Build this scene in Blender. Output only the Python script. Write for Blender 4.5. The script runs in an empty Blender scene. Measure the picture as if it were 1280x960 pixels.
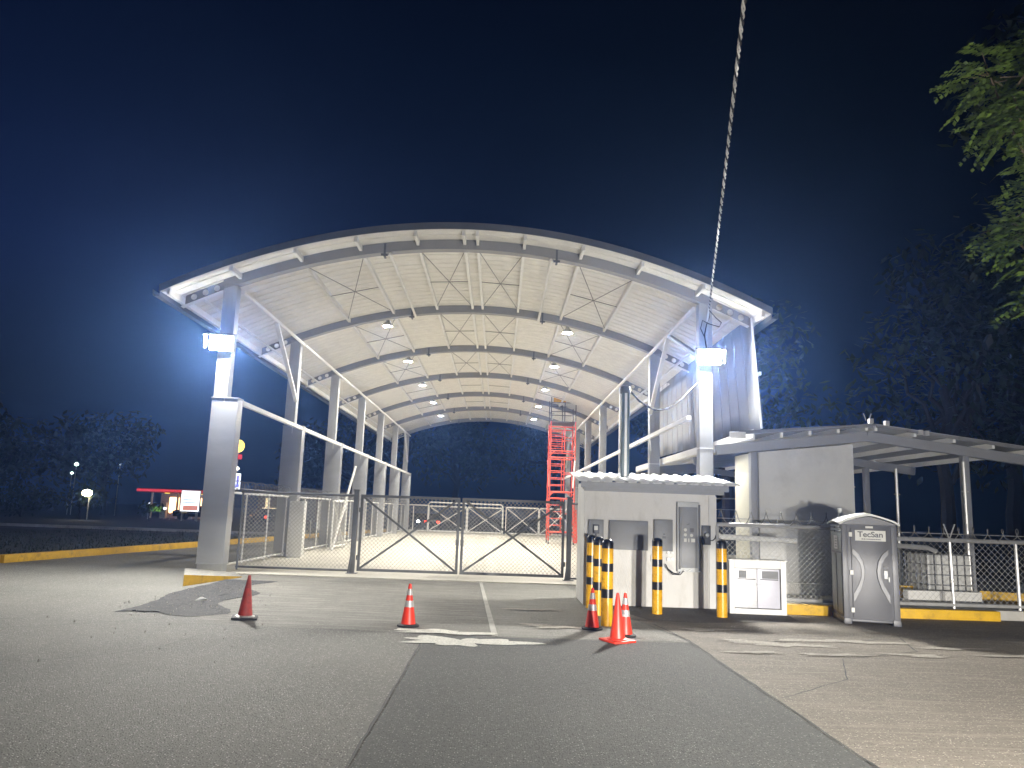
import bpy, bmesh, math, random
from mathutils import Vector, Matrix
random.seed(7)
C = bpy.context.scene.collection
S = bpy.context.scene
PI = math.pi

# ------------------------------------------------------------------ materials
def mat(name, col, rough=.6, metal=0.0, var=.12, scale=3.0, bump=0.0, bscale=60.0, stain=None, stain_scale=1.2, stain_lo=.5, stain_hi=.7,
        spec=.5, stretch=(1, 1, 1), trans=0.0, coat=0.0):
    m = bpy.data.materials.new(name); m.use_nodes = True
    nt = m.node_tree; N = nt.nodes; L = nt.links
    b = N['Principled BSDF']
    b.inputs['Roughness'].default_value = rough
    b.inputs['Metallic'].default_value = metal
    b.inputs['Specular IOR Level'].default_value = spec
    if trans: b.inputs['Transmission Weight'].default_value = trans
    if coat: b.inputs['Coat Weight'].default_value = coat
    tc = N.new('ShaderNodeTexCoord'); mp = N.new('ShaderNodeMapping'); mp.inputs['Scale'].default_value = stretch
    L.new(tc.outputs['Object'], mp.inputs['Vector'])
    nz = N.new('ShaderNodeTexNoise'); nz.inputs['Scale'].default_value = scale; nz.inputs['Detail'].default_value = 6; nz.inputs['Roughness'].default_value = .65
    L.new(mp.outputs['Vector'], nz.inputs['Vector'])
    cr = N.new('ShaderNodeValToRGB'); cr.color_ramp.elements[0].position = .3; cr.color_ramp.elements[1].position = .7
    lo = [max(0, c * (1 - var)) for c in col]; hi = [min(1, c * (1 + var)) for c in col]
    cr.color_ramp.elements[0].color = (*lo, 1); cr.color_ramp.elements[1].color = (*hi, 1)
    L.new(nz.outputs['Fac'], cr.inputs['Fac'])
    out = cr.outputs['Color']
    if stain:
        n2 = N.new('ShaderNodeTexNoise'); n2.inputs['Scale'].default_value = stain_scale; n2.inputs['Detail'].default_value = 8; n2.inputs['Roughness'].default_value = .7
        L.new(mp.outputs['Vector'], n2.inputs['Vector'])
        r2 = N.new('ShaderNodeMapRange'); r2.inputs['From Min'].default_value = stain_lo; r2.inputs['From Max'].default_value = stain_hi
        L.new(n2.outputs['Fac'], r2.inputs['Value'])
        mx = N.new('ShaderNodeMixRGB'); mx.inputs['Color2'].default_value = (*stain, 1)
        L.new(r2.outputs['Result'], mx.inputs['Fac']); L.new(out, mx.inputs['Color1']); out = mx.outputs['Color']
    L.new(out, b.inputs['Base Color'])
    rr = N.new('ShaderNodeMapRange'); rr.inputs['To Min'].default_value = max(.04, rough - .12); rr.inputs['To Max'].default_value = min(1, rough + .12)
    L.new(nz.outputs['Fac'], rr.inputs['Value']); L.new(rr.outputs['Result'], b.inputs['Roughness'])
    if bump:
        nb = N.new('ShaderNodeTexNoise'); nb.inputs['Scale'].default_value = bscale; nb.inputs['Detail'].default_value = 4
        L.new(mp.outputs['Vector'], nb.inputs['Vector'])
        bp = N.new('ShaderNodeBump'); bp.inputs['Strength'].default_value = min(1, bump); bp.inputs['Distance'].default_value = .02
        L.new(nb.outputs['Fac'], bp.inputs['Height']); L.new(bp.outputs['Normal'], b.inputs['Normal'])
    return m

def emit(name, col, strength):
    m = bpy.data.materials.new(name); m.use_nodes = True
    nt = m.node_tree; nt.nodes.clear()
    e = nt.nodes.new('ShaderNodeEmission'); o = nt.nodes.new('ShaderNodeOutputMaterial')
    e.inputs['Color'].default_value = (*col, 1); e.inputs['Strength'].default_value = strength
    nt.links.new(e.outputs[0], o.inputs[0]); return m

def paving(name, col, agg=.35, agg_scale=55, patch=(.0, .0, .0), patch_amt=.35, scratch=0.0, rough=.72, bump=.6, tint=None):
    """worn concrete / asphalt: clouds, pale aggregate specks, dark pits, optional pale scrapes"""
    m = bpy.data.materials.new(name); m.use_nodes = True
    nt = m.node_tree; N = nt.nodes; L = nt.links; b = N['Principled BSDF']
    tc = N.new('ShaderNodeTexCoord'); V = tc.outputs['Object']
    def noise(sc, det=6, ro=.6, vec=None):
        n = N.new('ShaderNodeTexNoise'); n.inputs['Scale'].default_value = sc; n.inputs['Detail'].default_value = det; n.inputs['Roughness'].default_value = ro
        L.new(vec or V, n.inputs['Vector']); return n.outputs['Fac']
    def rng(v, a, c, lo=0., hi=1.):
        r = N.new('ShaderNodeMapRange'); r.inputs['From Min'].default_value = a; r.inputs['From Max'].default_value = c
        r.inputs['To Min'].default_value = lo; r.inputs['To Max'].default_value = hi; L.new(v, r.inputs['Value']); return r.outputs['Result']
    def mix(f, c1, c2, mode='MIX'):
        x = N.new('ShaderNodeMixRGB'); x.blend_type = mode
        if isinstance(f, float): x.inputs['Fac'].default_value = f
        else: L.new(f, x.inputs['Fac'])
        for k, c in (('Color1', c1), ('Color2', c2)):
            if isinstance(c, tuple): x.inputs[k].default_value = (*c, 1)
            else: L.new(c, x.inputs[k])
        return x.outputs['Color']
    base = mix(rng(noise(.35, 3, .5), .35, .68), tuple(c * .80 for c in col), tuple(min(1, c * 1.16) for c in col))
    base = mix(rng(noise(5.5, 10, .85), .50, .62, 0, patch_amt * .55), base, tuple(c * .6 for c in col))
    ms = N.new('ShaderNodeMapping'); ms.inputs['Scale'].default_value = (2.4, .10, 1); L.new(V, ms.inputs['Vector'])
    base = mix(rng(noise(1.0, 4, .6, ms.outputs['Vector']), .50, .68, 0, .35), base, tuple(c * .62 for c in col))
    base = mix(rng(noise(24, 8, .85), .42, .62, 0, .8), base, tuple(min(1, c * 1.45) for c in col))
    vo = N.new('ShaderNodeTexVoronoi'); vo.inputs['Scale'].default_value = agg_scale; L.new(V, vo.inputs['Vector'])
    sp = N.new('ShaderNodeSeparateColor'); L.new(vo.outputs['Color'], sp.inputs['Color'])
    pick = rng(sp.outputs[0], 1 - agg * .75, 1 - agg * .75 + .04)
    near = rng(vo.outputs['Distance'], .42, .25)
    mm = N.new('ShaderNodeMath'); mm.operation = 'MULTIPLY'; L.new(pick, mm.inputs[0]); L.new(near, mm.inputs[1])
    base = mix(mm.outputs[0], base, tuple(min(.8, c * 3.0 + .05) for c in col))
    pick2 = rng(sp.outputs[1], .8, .84)
    m2 = N.new('ShaderNodeMath'); m2.operation = 'MULTIPLY'; L.new(pick2, m2.inputs[0]); L.new(near, m2.inputs[1])
    base = mix(m2.outputs[0], base, tuple(c * .35 for c in col))
    if scratch:
        for rot, st in ((.5, (1.2, 14, 1)), (-.35, (.8, 12, 1)), (.06, (.5, 20, 1))):
            mp = N.new('ShaderNodeMapping'); mp.inputs['Rotation'].default_value = (0, 0, rot); mp.inputs['Scale'].default_value = st
            L.new(V, mp.inputs['Vector'])
            f = rng(noise(.8, 3, .5, mp.outputs['Vector']), .575, .64, 0, scratch)
            base = mix(f, base, tuple(min(.8, c * 2.0) for c in col))
    L.new(base, b.inputs['Base Color'])
    L.new(rng(noise(40), .3, .7, rough, rough + .14), b.inputs['Roughness'])
    b.inputs['Specular IOR Level'].default_value = .35
    bp = N.new('ShaderNodeBump'); bp.inputs['Strength'].default_value = bump; bp.inputs['Distance'].default_value = .012
    hh = N.new('ShaderNodeMath'); hh.operation = 'ADD'; L.new(noise(90, 3, .6), hh.inputs[0]); L.new(near, hh.inputs[1])
    L.new(hh.outputs[0], bp.inputs['Height']); L.new(bp.outputs['Normal'], b.inputs['Normal'])
    return m

M = {}
M['col'] = mat('light grey column paint', (.42, .43, .45), .42, .15, .06, 1.6, .08, 12, stain=(.30, .295, .285), stain_scale=2.2, stain_lo=.52, stain_hi=.8, stretch=(1, 1, .2))
M['jacket'] = mat('bright galvanised jacket', (.47, .48, .50), .33, .55, .08, 1.1, .35, 1.3, stretch=(.4, .4, 1.6))
M['beam'] = mat('mid grey beam paint', (.26, .265, .28), .5, .1, .06, 2)
M['purlin'] = mat('off white purlin paint', (.80, .80, .785), .5, .1, .06, 2)
M['roof'] = mat('bare zinc roof sheet', (.78, .765, .715), .62, .0, .08, 2.2, .25, 5)
M['fascia'] = mat('grey roof edge trim', (.13, .14, .165), .5, .3, .08, 2)
M['rod'] = mat('dark steel rod', (.22, .215, .21), .5, .4, .1, 5)
M['white'] = mat('white gloss paint', (.74, .74, .72), .4, 0, .05, 3, .05, 20, stain=(.55, .54, .5), stain_lo=.6, stain_hi=.85)
M['stucco'] = mat('white painted plaster', (.68, .67, .64), .8, 0, .05, 1.5, .4, 38, stain=(.42, .40, .35), stain_scale=1.3, stain_lo=.50, stain_hi=.80, stretch=(1, 1, .35))
M['wallgrey'] = mat('pale grey painted wall', (.60, .60, .585), .8, 0, .06, 1.0, .2, 40, stain=(.42, .42, .41), stain_scale=.7, stain_lo=.5, stain_hi=.85)
M['cream'] = mat('cream painted wall', (.62, .60, .50), .8, 0, .05, 1.5, .2, 40)
M['steel'] = mat('galvanised pipe', (.50, .50, .49), .4, .45, .12, 6, .1, 30)
M['dark'] = mat('dark grey gate paint', (.13, .135, .14), .5, .2, .15, 5, .05, 30)
M['wire'] = mat('galvanised fence wire', (.42, .42, .40), .5, .4, .15, 20)
M['razor'] = mat('weathered razor wire', (.20, .20, .195), .75, .1, .15, 20)
M['panel'] = mat('grey enamelled metal', (.19, .195, .20), .5, .1, .08, 5, .06, 25)
M['panel_dark'] = mat('dark electrical enamel', (.05, .052, .055), .45, .1, .1, 5)
M['panel_frame'] = mat('pale grey panel frame', (.42, .43, .43), .5, .3, .1, 6)
M['black'] = mat('black paint', (.012, .012, .014), .45, 0, .2, 6)
M['rubber'] = mat('black rubber', (.018, .018, .018), .8, 0, .2, 8)
M['yellow'] = mat('yellow bollard enamel', (.68, .36, .012), .28, 0, .07, 4, .08, 20, stain=(.22, .13, .02), stain_scale=7, stain_lo=.56, stain_hi=.72)
M['kerb_yellow'] = mat('worn yellow kerb paint', (.60, .36, .015), .6, 0, .15, 3, .35, 30, stain=(.28, .18, .04), stain_scale=2.6, stain_lo=.52, stain_hi=.72)
M['orange'] = mat('red orange cone plastic', (.72, .045, .022), .42, 0, .08, 8, stain=(.45, .04, .025), stain_scale=7, stain_lo=.55, stain_hi=.8)
M['orange_old'] = mat('faded dirty cone plastic', (.36, .035, .025), .62, 0, .25, 7, .2, 30, stain=(.10, .03, .025), stain_scale=6, stain_lo=.45, stain_hi=.75)
M['reflect'] = mat('silver reflective band', (.50, .50, .50), .35, .3, .2, 12, stain=(.2, .2, .2), stain_scale=9, stain_lo=.5, stain_hi=.7)
M['scaffold'] = mat('red orange scaffold enamel', (.78, .13, .085), .45, 0, .08, 4)
M['potty'] = mat('grey moulded plastic', (.082, .083, .092), .42, 0, .08, 3, .15, 60)
M['potty_side_lit'] = mat('flood lit grey plastic', (.27, .29, .29), .45, 0, .08, 3, .15, 60)  # paler than the shell: flood light on this side put into its colour
M['potty_rib'] = mat('grey moulded plastic rib', (.095, .097, .105), .38, 0, .06, 3)
M['potty_roof'] = mat('white translucent plastic roof', (.84, .85, .82), .45, 0, .05, 4)
M['plate'] = mat('off white sign plate', (.62, .62, .58), .5, 0, .05, 6)
M['ink'] = mat('dark grey print', (.10, .10, .105), .6, 0, .05, 6)
M['paper'] = mat('white paper', (.80, .80, .80), .7, 0, .03, 6)
M['tank'] = mat('milky tank plastic', (.52, .52, .50), .5, 0, .08, 4, .2, 15)
M['cage'] = mat('tank cage tube', (.14, .14, .145), .45, .5, .1, 8)
M['concrete'] = mat('pale cast concrete', (.40, .39, .36), .85, 0, .12, 2.5, .4, 50, stain=(.26, .25, .23), stain_scale=1.4)
M['clad'] = mat('corrugated zinc cladding', (.32, .325, .33), .65, .0, .06, 1.2, .1, 6, stain=(.27, .27, .27), stain_scale=1.5, stretch=(1, 1, .25))
M['clad_dull'] = mat('dull weathered zinc', (.17, .17, .168), .7, 0, .15, 2, stain=(.10, .10, .095), stain_scale=3)
M['boothroof'] = mat('white corrugated roof', (.76, .77, .76), .45, .1, .05, 3)
M['mast'] = mat('dark teal mast paint', (.10, .135, .145), .4, .2, .1, 4)
M['cable'] = mat('twisted aluminium cable', (.34, .34, .33), .45, .4, .3, 18)
M['cable_black'] = mat('black cable', (.018, .018, .02), .9, spec=.1)
M['bark'] = mat('tree bark', (.10, .075, .05), .9, 0, .35, 8, .8, 18)
M['bark_night'] = mat('night dark bark', (.022, .018, .014), .9, 0, .35, 8, .8, 18)  # bark copy for far trees, night darkness put into its colour
M['soil'] = mat('dark verge soil', (.035, .04, .03), .95, 0, .4, 2, .6, 12)
M['rust'] = mat('yellow board', (.65, .36, .03), .6, 0, .1, 6)
M['skin_dark'] = mat('dark car paint', (.02, .022, .028), .25, .2, .1, 2, coat=.6)
M['glass'] = mat('dark window glass', (.01, .012, .014), .08, 0, .05, 2, spec=.8)
M['redroof'] = mat('red canopy paint', (.55, .03, .03), .5)

def leafmat(name, c, sat=1.0):
    m = bpy.data.materials.new(name); m.use_nodes = True; nt = m.node_tree; N = nt.nodes; L = nt.links; b = N['Principled BSDF']
    g = N.new('ShaderNodeNewGeometry'); cr = N.new('ShaderNodeValToRGB')
    cr.color_ramp.elements[0].color = (c[0] * .3, c[1] * .33, c[2] * .3, 1); cr.color_ramp.elements[1].color = (c[0] * 1.7, c[1] * 1.55, c[2] * 1.2, 1)
    L.new(g.outputs['Random Per Island'], cr.inputs['Fac']); L.new(cr.outputs['Color'], b.inputs['Base Color'])
    b.inputs['Roughness'].default_value = .5
    t = N.new('ShaderNodeBsdfTranslucent'); L.new(cr.outputs['Color'], t.inputs['Color'])
    mx = N.new('ShaderNodeMixShader'); mx.inputs[0].default_value = .3
    L.new(b.outputs[0], mx.inputs[1]); L.new(t.outputs[0], mx.inputs[2]); L.new(mx.outputs[0], N['Material Output'].inputs[0])
    return m
M['leaf'] = leafmat('fresh green leaf', (.07, .12, .026))
M['leaf_dark'] = leafmat('dark green leaf', (.016, .030, .010))

# ------------------------------------------------------------------ mesh builder
class MB:
    def __init__(s): s.v = []; s.f = []
    def add(s, vs, fs):
        o = len(s.v); s.v += [tuple(v) for v in vs]; s.f += [tuple(i + o for i in f) for f in fs]; return s
    def box(s, x0, x1, y0, y1, z0, z1, mtx=None):
        vs = [Vector((x, y, z)) for z in (z0, z1) for y in (y0, y1) for x in (x0, x1)]
        if mtx is not None: vs = [mtx @ v for v in vs]
        return s.add(vs, [(0, 2, 3, 1), (4, 5, 7, 6), (0, 1, 5, 4), (2, 6, 7, 3), (0, 4, 6, 2), (1, 3, 7, 5)])
    def bar(s, p, q, w, h=None, up=(0, 0, 1)):
        h = h or w; p = Vector(p); q = Vector(q); d = (q - p).normalized(); u = Vector(up)
        if abs(d.dot(u)) > .98: u = Vector((0, 1, 0))
        a = d.cross(u).normalized(); b = a.cross(d).normalized()
        vs = [c + a * (i * w / 2) + b * (j * h / 2) for c in (p, q) for i, j in ((-1, -1), (1, -1), (1, 1), (-1, 1))]
        return s.add(vs, [(3, 2, 1, 0), (4, 5, 6, 7), (0, 1, 5, 4), (1, 2, 6, 5), (2, 3, 7, 6), (3, 0, 4, 7)])
    def tube(s, pts, r, n=8, r1=None, closed=False):
        pts = [Vector(p) for p in pts]; m = len(pts); rings = []; prev = None
        for i, p in enumerate(pts):
            if closed: d = pts[(i + 1) % m] - pts[i - 1]
            else: d = pts[min(i + 1, m - 1)] - pts[max(i - 1, 0)]
            d.normalize()
            if prev is None:
                u = Vector((0, 0, 1)) if abs(d.z) < .9 else Vector((0, 1, 0)); a = d.cross(u).normalized()
            else:
                a = (prev - d * prev.dot(d)).normalized()
            prev = a; b = d.cross(a)
            rr = r if r1 is None else r + (r1 - r) * i / max(1, m - 1)
            rings.append([p + (a * math.cos(2 * PI * k / n) + b * math.sin(2 * PI * k / n)) * rr for k in range(n)])
        vs = [v for R in rings for v in R]; fs = []
        for i in range(m if closed else m - 1):
            j = (i + 1) % m
            for k in range(n): fs.append((i * n + k, i * n + (k + 1) % n, j * n + (k + 1) % n, j * n + k))
        if not closed: fs += [tuple(range(n))[::-1], tuple((m - 1) * n + k for k in range(n))]
        return s.add(vs, fs)
    def lathe(s, prof, n=24, c=(0, 0, 0)):
        vs = []; fs = []; c = Vector(c); m = len(prof)
        for r, z in prof:
            for k in range(n): vs.append(c + Vector((max(r, 1e-4) * math.cos(2 * PI * k / n), max(r, 1e-4) * math.sin(2 * PI * k / n), z)))
        for i in range(m - 1):
            for k in range(n): fs.append((i * n + k, i * n + (k + 1) % n, (i + 1) * n + (k + 1) % n, (i + 1) * n + k))
        fs += [tuple(range(n))[::-1], tuple((m - 1) * n + k for k in range(n))]
        return s.add(vs, fs)
    def prism(s, poly, y0, y1, axis='y'):
        n = len(poly)
        def P(a, b, t): return {'y': (a, t, b), 'x': (t, a, b), 'z': (a, b, t)}[axis]
        vs = [P(a, b, y0) for a, b in poly] + [P(a, b, y1) for a, b in poly]
        fs = [tuple(range(n)), tuple(range(2 * n - 1, n - 1, -1))] + [(i, n + i, n + (i + 1) % n, (i + 1) % n) for i in range(n)]
        return s.add(vs, fs)
    def build(s, name, m, parent=None, bevel=0, smooth=35, loc=None, mats=None):
        me = bpy.data.meshes.new(name); me.from_pydata(s.v, [], s.f)
        bm = bmesh.new(); bm.from_mesh(me); bmesh.ops.recalc_face_normals(bm, faces=bm.faces)
        if bevel:
            es = [e for e in bm.edges if len(e.link_faces) == 2 and e.calc_face_angle(0) > .6]
            bmesh.ops.bevel(bm, geom=es, offset=bevel, segments=2, affect='EDGES', clamp_overlap=True, profile=.6)
        bm.to_mesh(me); bm.free()
        if smooth:
            me.shade_smooth(); me.set_sharp_from_angle(angle=math.radians(smooth))
        me.materials.append(m)
        o = bpy.data.objects.new(name, me); C.objects.link(o)
        if parent: o.parent = parent
        if loc: o.location = loc
        return o

def tag(o, label, cat, group=None, kind=None):
    o['label'] = label; o['category'] = cat
    if group: o['group'] = group
    if kind: o['kind'] = kind
    return o
def thing(name, label, cat, loc=(0, 0, 0), rz=0, group=None):
    o = bpy.data.objects.new(name, None); C.objects.link(o); o.empty_display_size = .2
    o.location = loc; o.rotation_euler = (0, 0, rz); return tag(o, label, cat, group)
def struct(o, label=None):
    o['kind'] = 'structure'
    if label: o['label'] = label
    return o
def dup(root, loc, rz=None, label=None):
    r = root.copy(); C.objects.link(r); r.location = loc
    if rz is not None: r.rotation_euler = (0, 0, rz)
    if label: r['label'] = label
    for ch in list(root.children):
        c = ch.copy(); C.objects.link(c); c.parent = r
        for g in list(ch.children):
            d = g.copy(); C.objects.link(d); d.parent = c
    return r
def inst(o, loc, parent):
    c = o.copy(); C.objects.link(c); c.parent = parent; c.location = loc
    for g in list(o.children):
        d = g.copy(); C.objects.link(d); d.parent = c
    return c

# ------------------------------------------------------------------ camera (solved from the photograph's vanishing points)
H = 2.0; F = 965.0
wy = Vector((622 - 640, 639 - 480, F)).normalized(); rl = math.radians(2.1)
u0 = Vector((math.sin(rl), -math.cos(rl), 0)); wz = (u0 - wy * u0.dot(wy)).normalized(); wx = wy.cross(wz)
R3 = Matrix((wx, wy, wz))                       # image (right, down, forward) -> world
right = R3 @ Vector((1, 0, 0)); up = R3 @ Vector((0, -1, 0)); back = R3 @ Vector((0, 0, -1))
cam = bpy.data.cameras.new('camera'); co = bpy.data.objects.new('camera', cam); C.objects.link(co)
mw = Matrix((right, up, back)).transposed().to_4x4(); mw.translation = (0, 0, H); co.matrix_world = mw
cam.sensor_fit = 'HORIZONTAL'; cam.sensor_width = 36; cam.lens = 36 * F / 1280
cam.clip_start = .05; cam.clip_end = 2000; S.camera = co

# ------------------------------------------------------------------ ground
def sheet(name, poly, z, m, sub=0):
    me = bpy.data.meshes.new(name); me.from_pydata([(x, y, z) for x, y in poly], [], [tuple(range(len(poly)))])
    me.materials.append(m); o = bpy.data.objects.new(name, me); C.objects.link(o); return struct(o)
P_left = paving('worn grey concrete', (.145, .142, .128), .42, 42, patch_amt=.35)
P_mid = paving('dark asphalt infill', (.062, .064, .060), .36, 46, patch_amt=.3)
P_right = paving('lamp warmed concrete', (.165, .145, .118), .32, 48, patch_amt=.4, scratch=.25)  # warm tint of the lamp light is put into the concrete colour
P_drive = paving('scraped driveway concrete', (.135, .130, .115), .18, 48, patch_amt=.35, scratch=.6)
P_slab = paving('pale driveway slab', (.19, .185, .165), .12, 48, patch_amt=.25, scratch=.25)
P_rough = paving('broken asphalt', (.036, .036, .037), .4, 30, patch_amt=.5, bump=1.0)
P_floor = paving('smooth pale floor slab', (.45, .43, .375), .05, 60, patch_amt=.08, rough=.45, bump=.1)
P_road = paving('dark far road', (.06, .06, .06), .2, 30)
sheet('ground', [(-190, -60), (190, -60), (190, 290), (-190, 290)], -.03, M['soil'])
sheet('pavement', [(-18.0, -14), (22, -14), (22, 17.4), (6, 17.5), (6, 23), (-8.9, 23), (-8.9, 66), (-9.3, 66), (-14.55, 23.6)], 0.0, P_left)
sheet('middle_lane', [(-1.12, -14), (3.2, -14), (3.2, 12.9), (-1.05, 12.9)], .004, P_mid)
sheet('right_lane', [(3.24, -14), (22, -14), (22, 17.3), (6.0, 17.3), (2.4, 17.6), (3.24, 13.2)], .004, P_right)
sheet('driveway', [(-4.9, 13.3), (-.02, 13.0), (-.5, 22.38), (-6.9, 22.38), (-6.9, 20.3)], .004, P_drive)
sheet('driveway_slab', [(.08, 13.0), (3.2, 13.0), (2.35, 17.6), (1.95, 22.38), (-.36, 22.38)], .004, P_slab)
sheet('expansion_joint', [(-.02, 13.0), (.08, 13.0), (-.36, 22.38), (-.44, 22.38)], .008, M['concrete'])
# irregular sheets
def blob(name, cx, cy, rx, ry, z, m, n=46, jag=.35, seed=1):
    rd = random.Random(seed); ph = [rd.uniform(0, 6.28) for _ in range(6)]
    pts = []
    for k in range(n):
        a = 2 * PI * k / n; r = 1 + jag * (.5 * math.sin(2 * a + ph[0]) + .35 * math.sin(3 * a + ph[1]) + .3 * math.sin(5 * a + ph[2]) + .3 * math.sin(9 * a + ph[3])) + rd.uniform(-.1, .1)
        pts.append((cx + rx * r * math.cos(a), cy + ry * r * math.sin(a)))
    return sheet(name, pts, z, m)
P_spill = paving('spilled pale cement', (.55, .54, .49), .08, 40, patch_amt=.15)
blob('cement_spill', -.45, 12.35, .75, .42, .012, P_spill, seed=4, jag=.55)
blob('cement_spill', -.85, 13.2, .75, .22, .016, P_spill, seed=9, jag=.5)
# broken asphalt patch at the foot of the ramp
me = MB(); rd = random.Random(3); gx, gy = 26, 44; vs = []; fs = []
for j in range(gy + 1):
    for i in range(gx + 1):
        u = i / gx; v = j / gy
        y = 14.3 + 6.5 * v; xl = -6.75 + .1 * math.sin(9 * v) - .35 * v; xr = -5.0 - .9 * v + .25 * math.sin(13 * v + 1)
        e = min(u, 1 - u, v, 1 - v); vs.append((xl + (xr - xl) * u + rd.uniform(-.03, .03), y + rd.uniform(-.03, .03) + (0.25 * math.sin(7 * u) if j == 0 else 0), .008 + (rd.uniform(.002, .022) if e > 0 else 0)))
for j in range(gy):
    for i in range(gx): a = j * (gx + 1) + i; fs.append((a, a + 1, a + gx + 2, a + gx + 1))
me.add(vs, fs); struct(me.build('broken_pavement', P_rough, smooth=0))
# construction joints / cracks as thin sunken tar lines
def crack(pts, w, z=.010, m=None, seed=0):
    rd = random.Random(seed); out = []
    fine = []
    for a, b in zip(pts[:-1], pts[1:]):
        n = max(2, int(math.dist(a, b) / .25))
        for k in range(n): fine.append((a[0] + (b[0] - a[0]) * k / n + rd.uniform(-.012, .012), a[1] + (b[1] - a[1]) * k / n + rd.uniform(-.02, .02)))
    fine.append(pts[-1]); L_ = []; R_ = []
    for i, p in enumerate(fine):
        q = fine[min(i + 1, len(fine) - 1)]; o = fine[max(i - 1, 0)]; d = Vector((q[0] - o[0], q[1] - o[1])).normalized(); ww = w * rd.uniform(.4, 1.2) / 2
        L_.append((p[0] - d.y * ww, p[1] + d.x * ww)); R_.append((p[0] + d.y * ww, p[1] - d.x * ww))
    n = len(fine); mb = MB(); mb.add([(x, y, z) for x, y in L_] + [(x, y, z) for x, y in R_], [(i, i + 1, n + i + 1, n + i) for i in range(n - 1)])
    return struct(mb.build('pavement_joint', m or M['tar'], smooth=0))
M['tar'] = mat('tar filled joint', (.045, .045, .043), .8, 0, .3, 9)
crack([(-1.12, -2), (-1.08, 12.9)], .028, seed=1)
crack([(3.22, -2), (3.23, 13.2), (3.0, 15)], .03, seed=2)
crack([(-18, 12.6), (-4.9, 13.25), (-1.1, 12.95), (3.2, 12.95)], .022, seed=3)
crack([(-11.5, 9.8), (-6.9, 12.6), (-5.2, 14.1)], .022, seed=4)
crack([(3.3, 13.1), (5.0, 13.4), (9.0, 14.6), (14, 14.9)], .02, seed=5)
# canopy floor
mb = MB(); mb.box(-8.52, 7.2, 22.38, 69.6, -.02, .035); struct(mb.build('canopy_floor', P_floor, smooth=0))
mb = MB(); mb.box(6.05, 17.5, 17.5, 40, -.02, .2); struct(mb.build('annex_floor', M['concrete'], smooth=0))
for yy in (30.3, 37.9, 45.5, 53.1, 60.7): crack([(-8.0, yy), (6.6, yy)], .03, z=.038, m=M['concrete'], seed=int(yy))
crack([(-1.1, 22.5), (-1.1, 69)], .03, z=.040, m=M['concrete'], seed=77)
P_apron = paving('dark rough apron', (.075, .068, .058), .3, 40, patch_amt=.5)
sheet('meter_house_apron', [(2.35, 17.79), (2.62, 16.9), (3.0, 15.6), (3.9, 15.35), (5.2, 15.7), (6.2, 16.1), (6.3, 17.2), (5.0, 17.79)], .010, P_apron)
P_scuff = paving('pale scraped concrete', (.30, .275, .235), .2, 40, patch_amt=.5, scratch=.3)
for q, (x, y, rx, ry) in enumerate(((4.6, 13.1, .75, .22), (5.9, 13.6, .9, .18), (3.9, 14.5, .5, .15), (6.6, 12.4, .5, .12), (7.6, 13.2, .6, .1), (5.2, 12.2, .45, .12), (4.0, 12.2, .4, .1), (8.6, 12.6, .8, .1), (1.0, 14.2, .5, .2), (.8, 16.5, .4, .12))): blob('scraped_patch', x, y, rx, ry, .012 + .001 * q, P_scuff, seed=50 + q, jag=.6)
crack([(-7.5, 6.5), (-6.2, 8.2), (-5.9, 9.6), (-4.6, 10.9), (-4.4, 12.2), (-3.6, 13.2)], .016, seed=21)
crack([(-1.1, 9.4), (-.2, 9.9), (.6, 9.5), (1.7, 10.1), (3.2, 9.8)], .014, seed=22)
crack([(3.3, 9.2), (4.6, 10.4), (5.2, 11.9), (6.8, 12.8), (7.4, 14.6)], .016, seed=23)
crack([(-11, 16), (-9.2, 17.4), (-7.4, 17.1)], .02, seed=24)
# kerbs
def kerb(name, a, b, w, h, label=None):
    mb = MB(); n = max(1, int(math.dist(a, b) / 1.5)); 
    mb.bar((a[0], a[1], h / 2 - .01), (b[0], b[1], h / 2 - .01), w, h + .02)
    o = struct(mb.build(name, M['kerb_yellow'], bevel=.02)); 
    if label: o['label'] = label
    return o
kerb('yellow_kerb', (-17.8, -1), (-14.62, 23.4), .28, .23, 'long worn yellow kerb beside the dark grass verge')
kerb('yellow_kerb', (-14.6, 23.55), (-9.2, 66), .28, .23, 'far run of yellow kerb behind the first silver pier')
kerb('yellow_kerb', (6.35, 17.36), (7.55, 17.36), .26, .21, 'short yellow kerb between white cabinet and portable toilet')
kerb('yellow_kerb', (8.3, 17.36), (11.05, 17.36), .26, .21, 'yellow kerb in front of the caged water tank')
kerb('yellow_kerb', (11.75, 17.40), (18, 17.9), .26, .21, 'yellow kerb right of the dark drain gap')
mb = MB(); mb.bar((12.25, 19.9, .31), (15.5, 18.2, .31), .24, .26); struct(mb.build('yellow_kerb', M['kerb_yellow'], bevel=.02), 'raised yellow kerb behind the annex corner column')
mb = MB(); mb.box(9.7, 11.45, 18.5, 18.75, .2, .5); tag(mb.build('low_concrete_wall', M['stucco'], bevel=.015), 'low white concrete block wall below the caged water tank', 'low wall')
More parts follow.
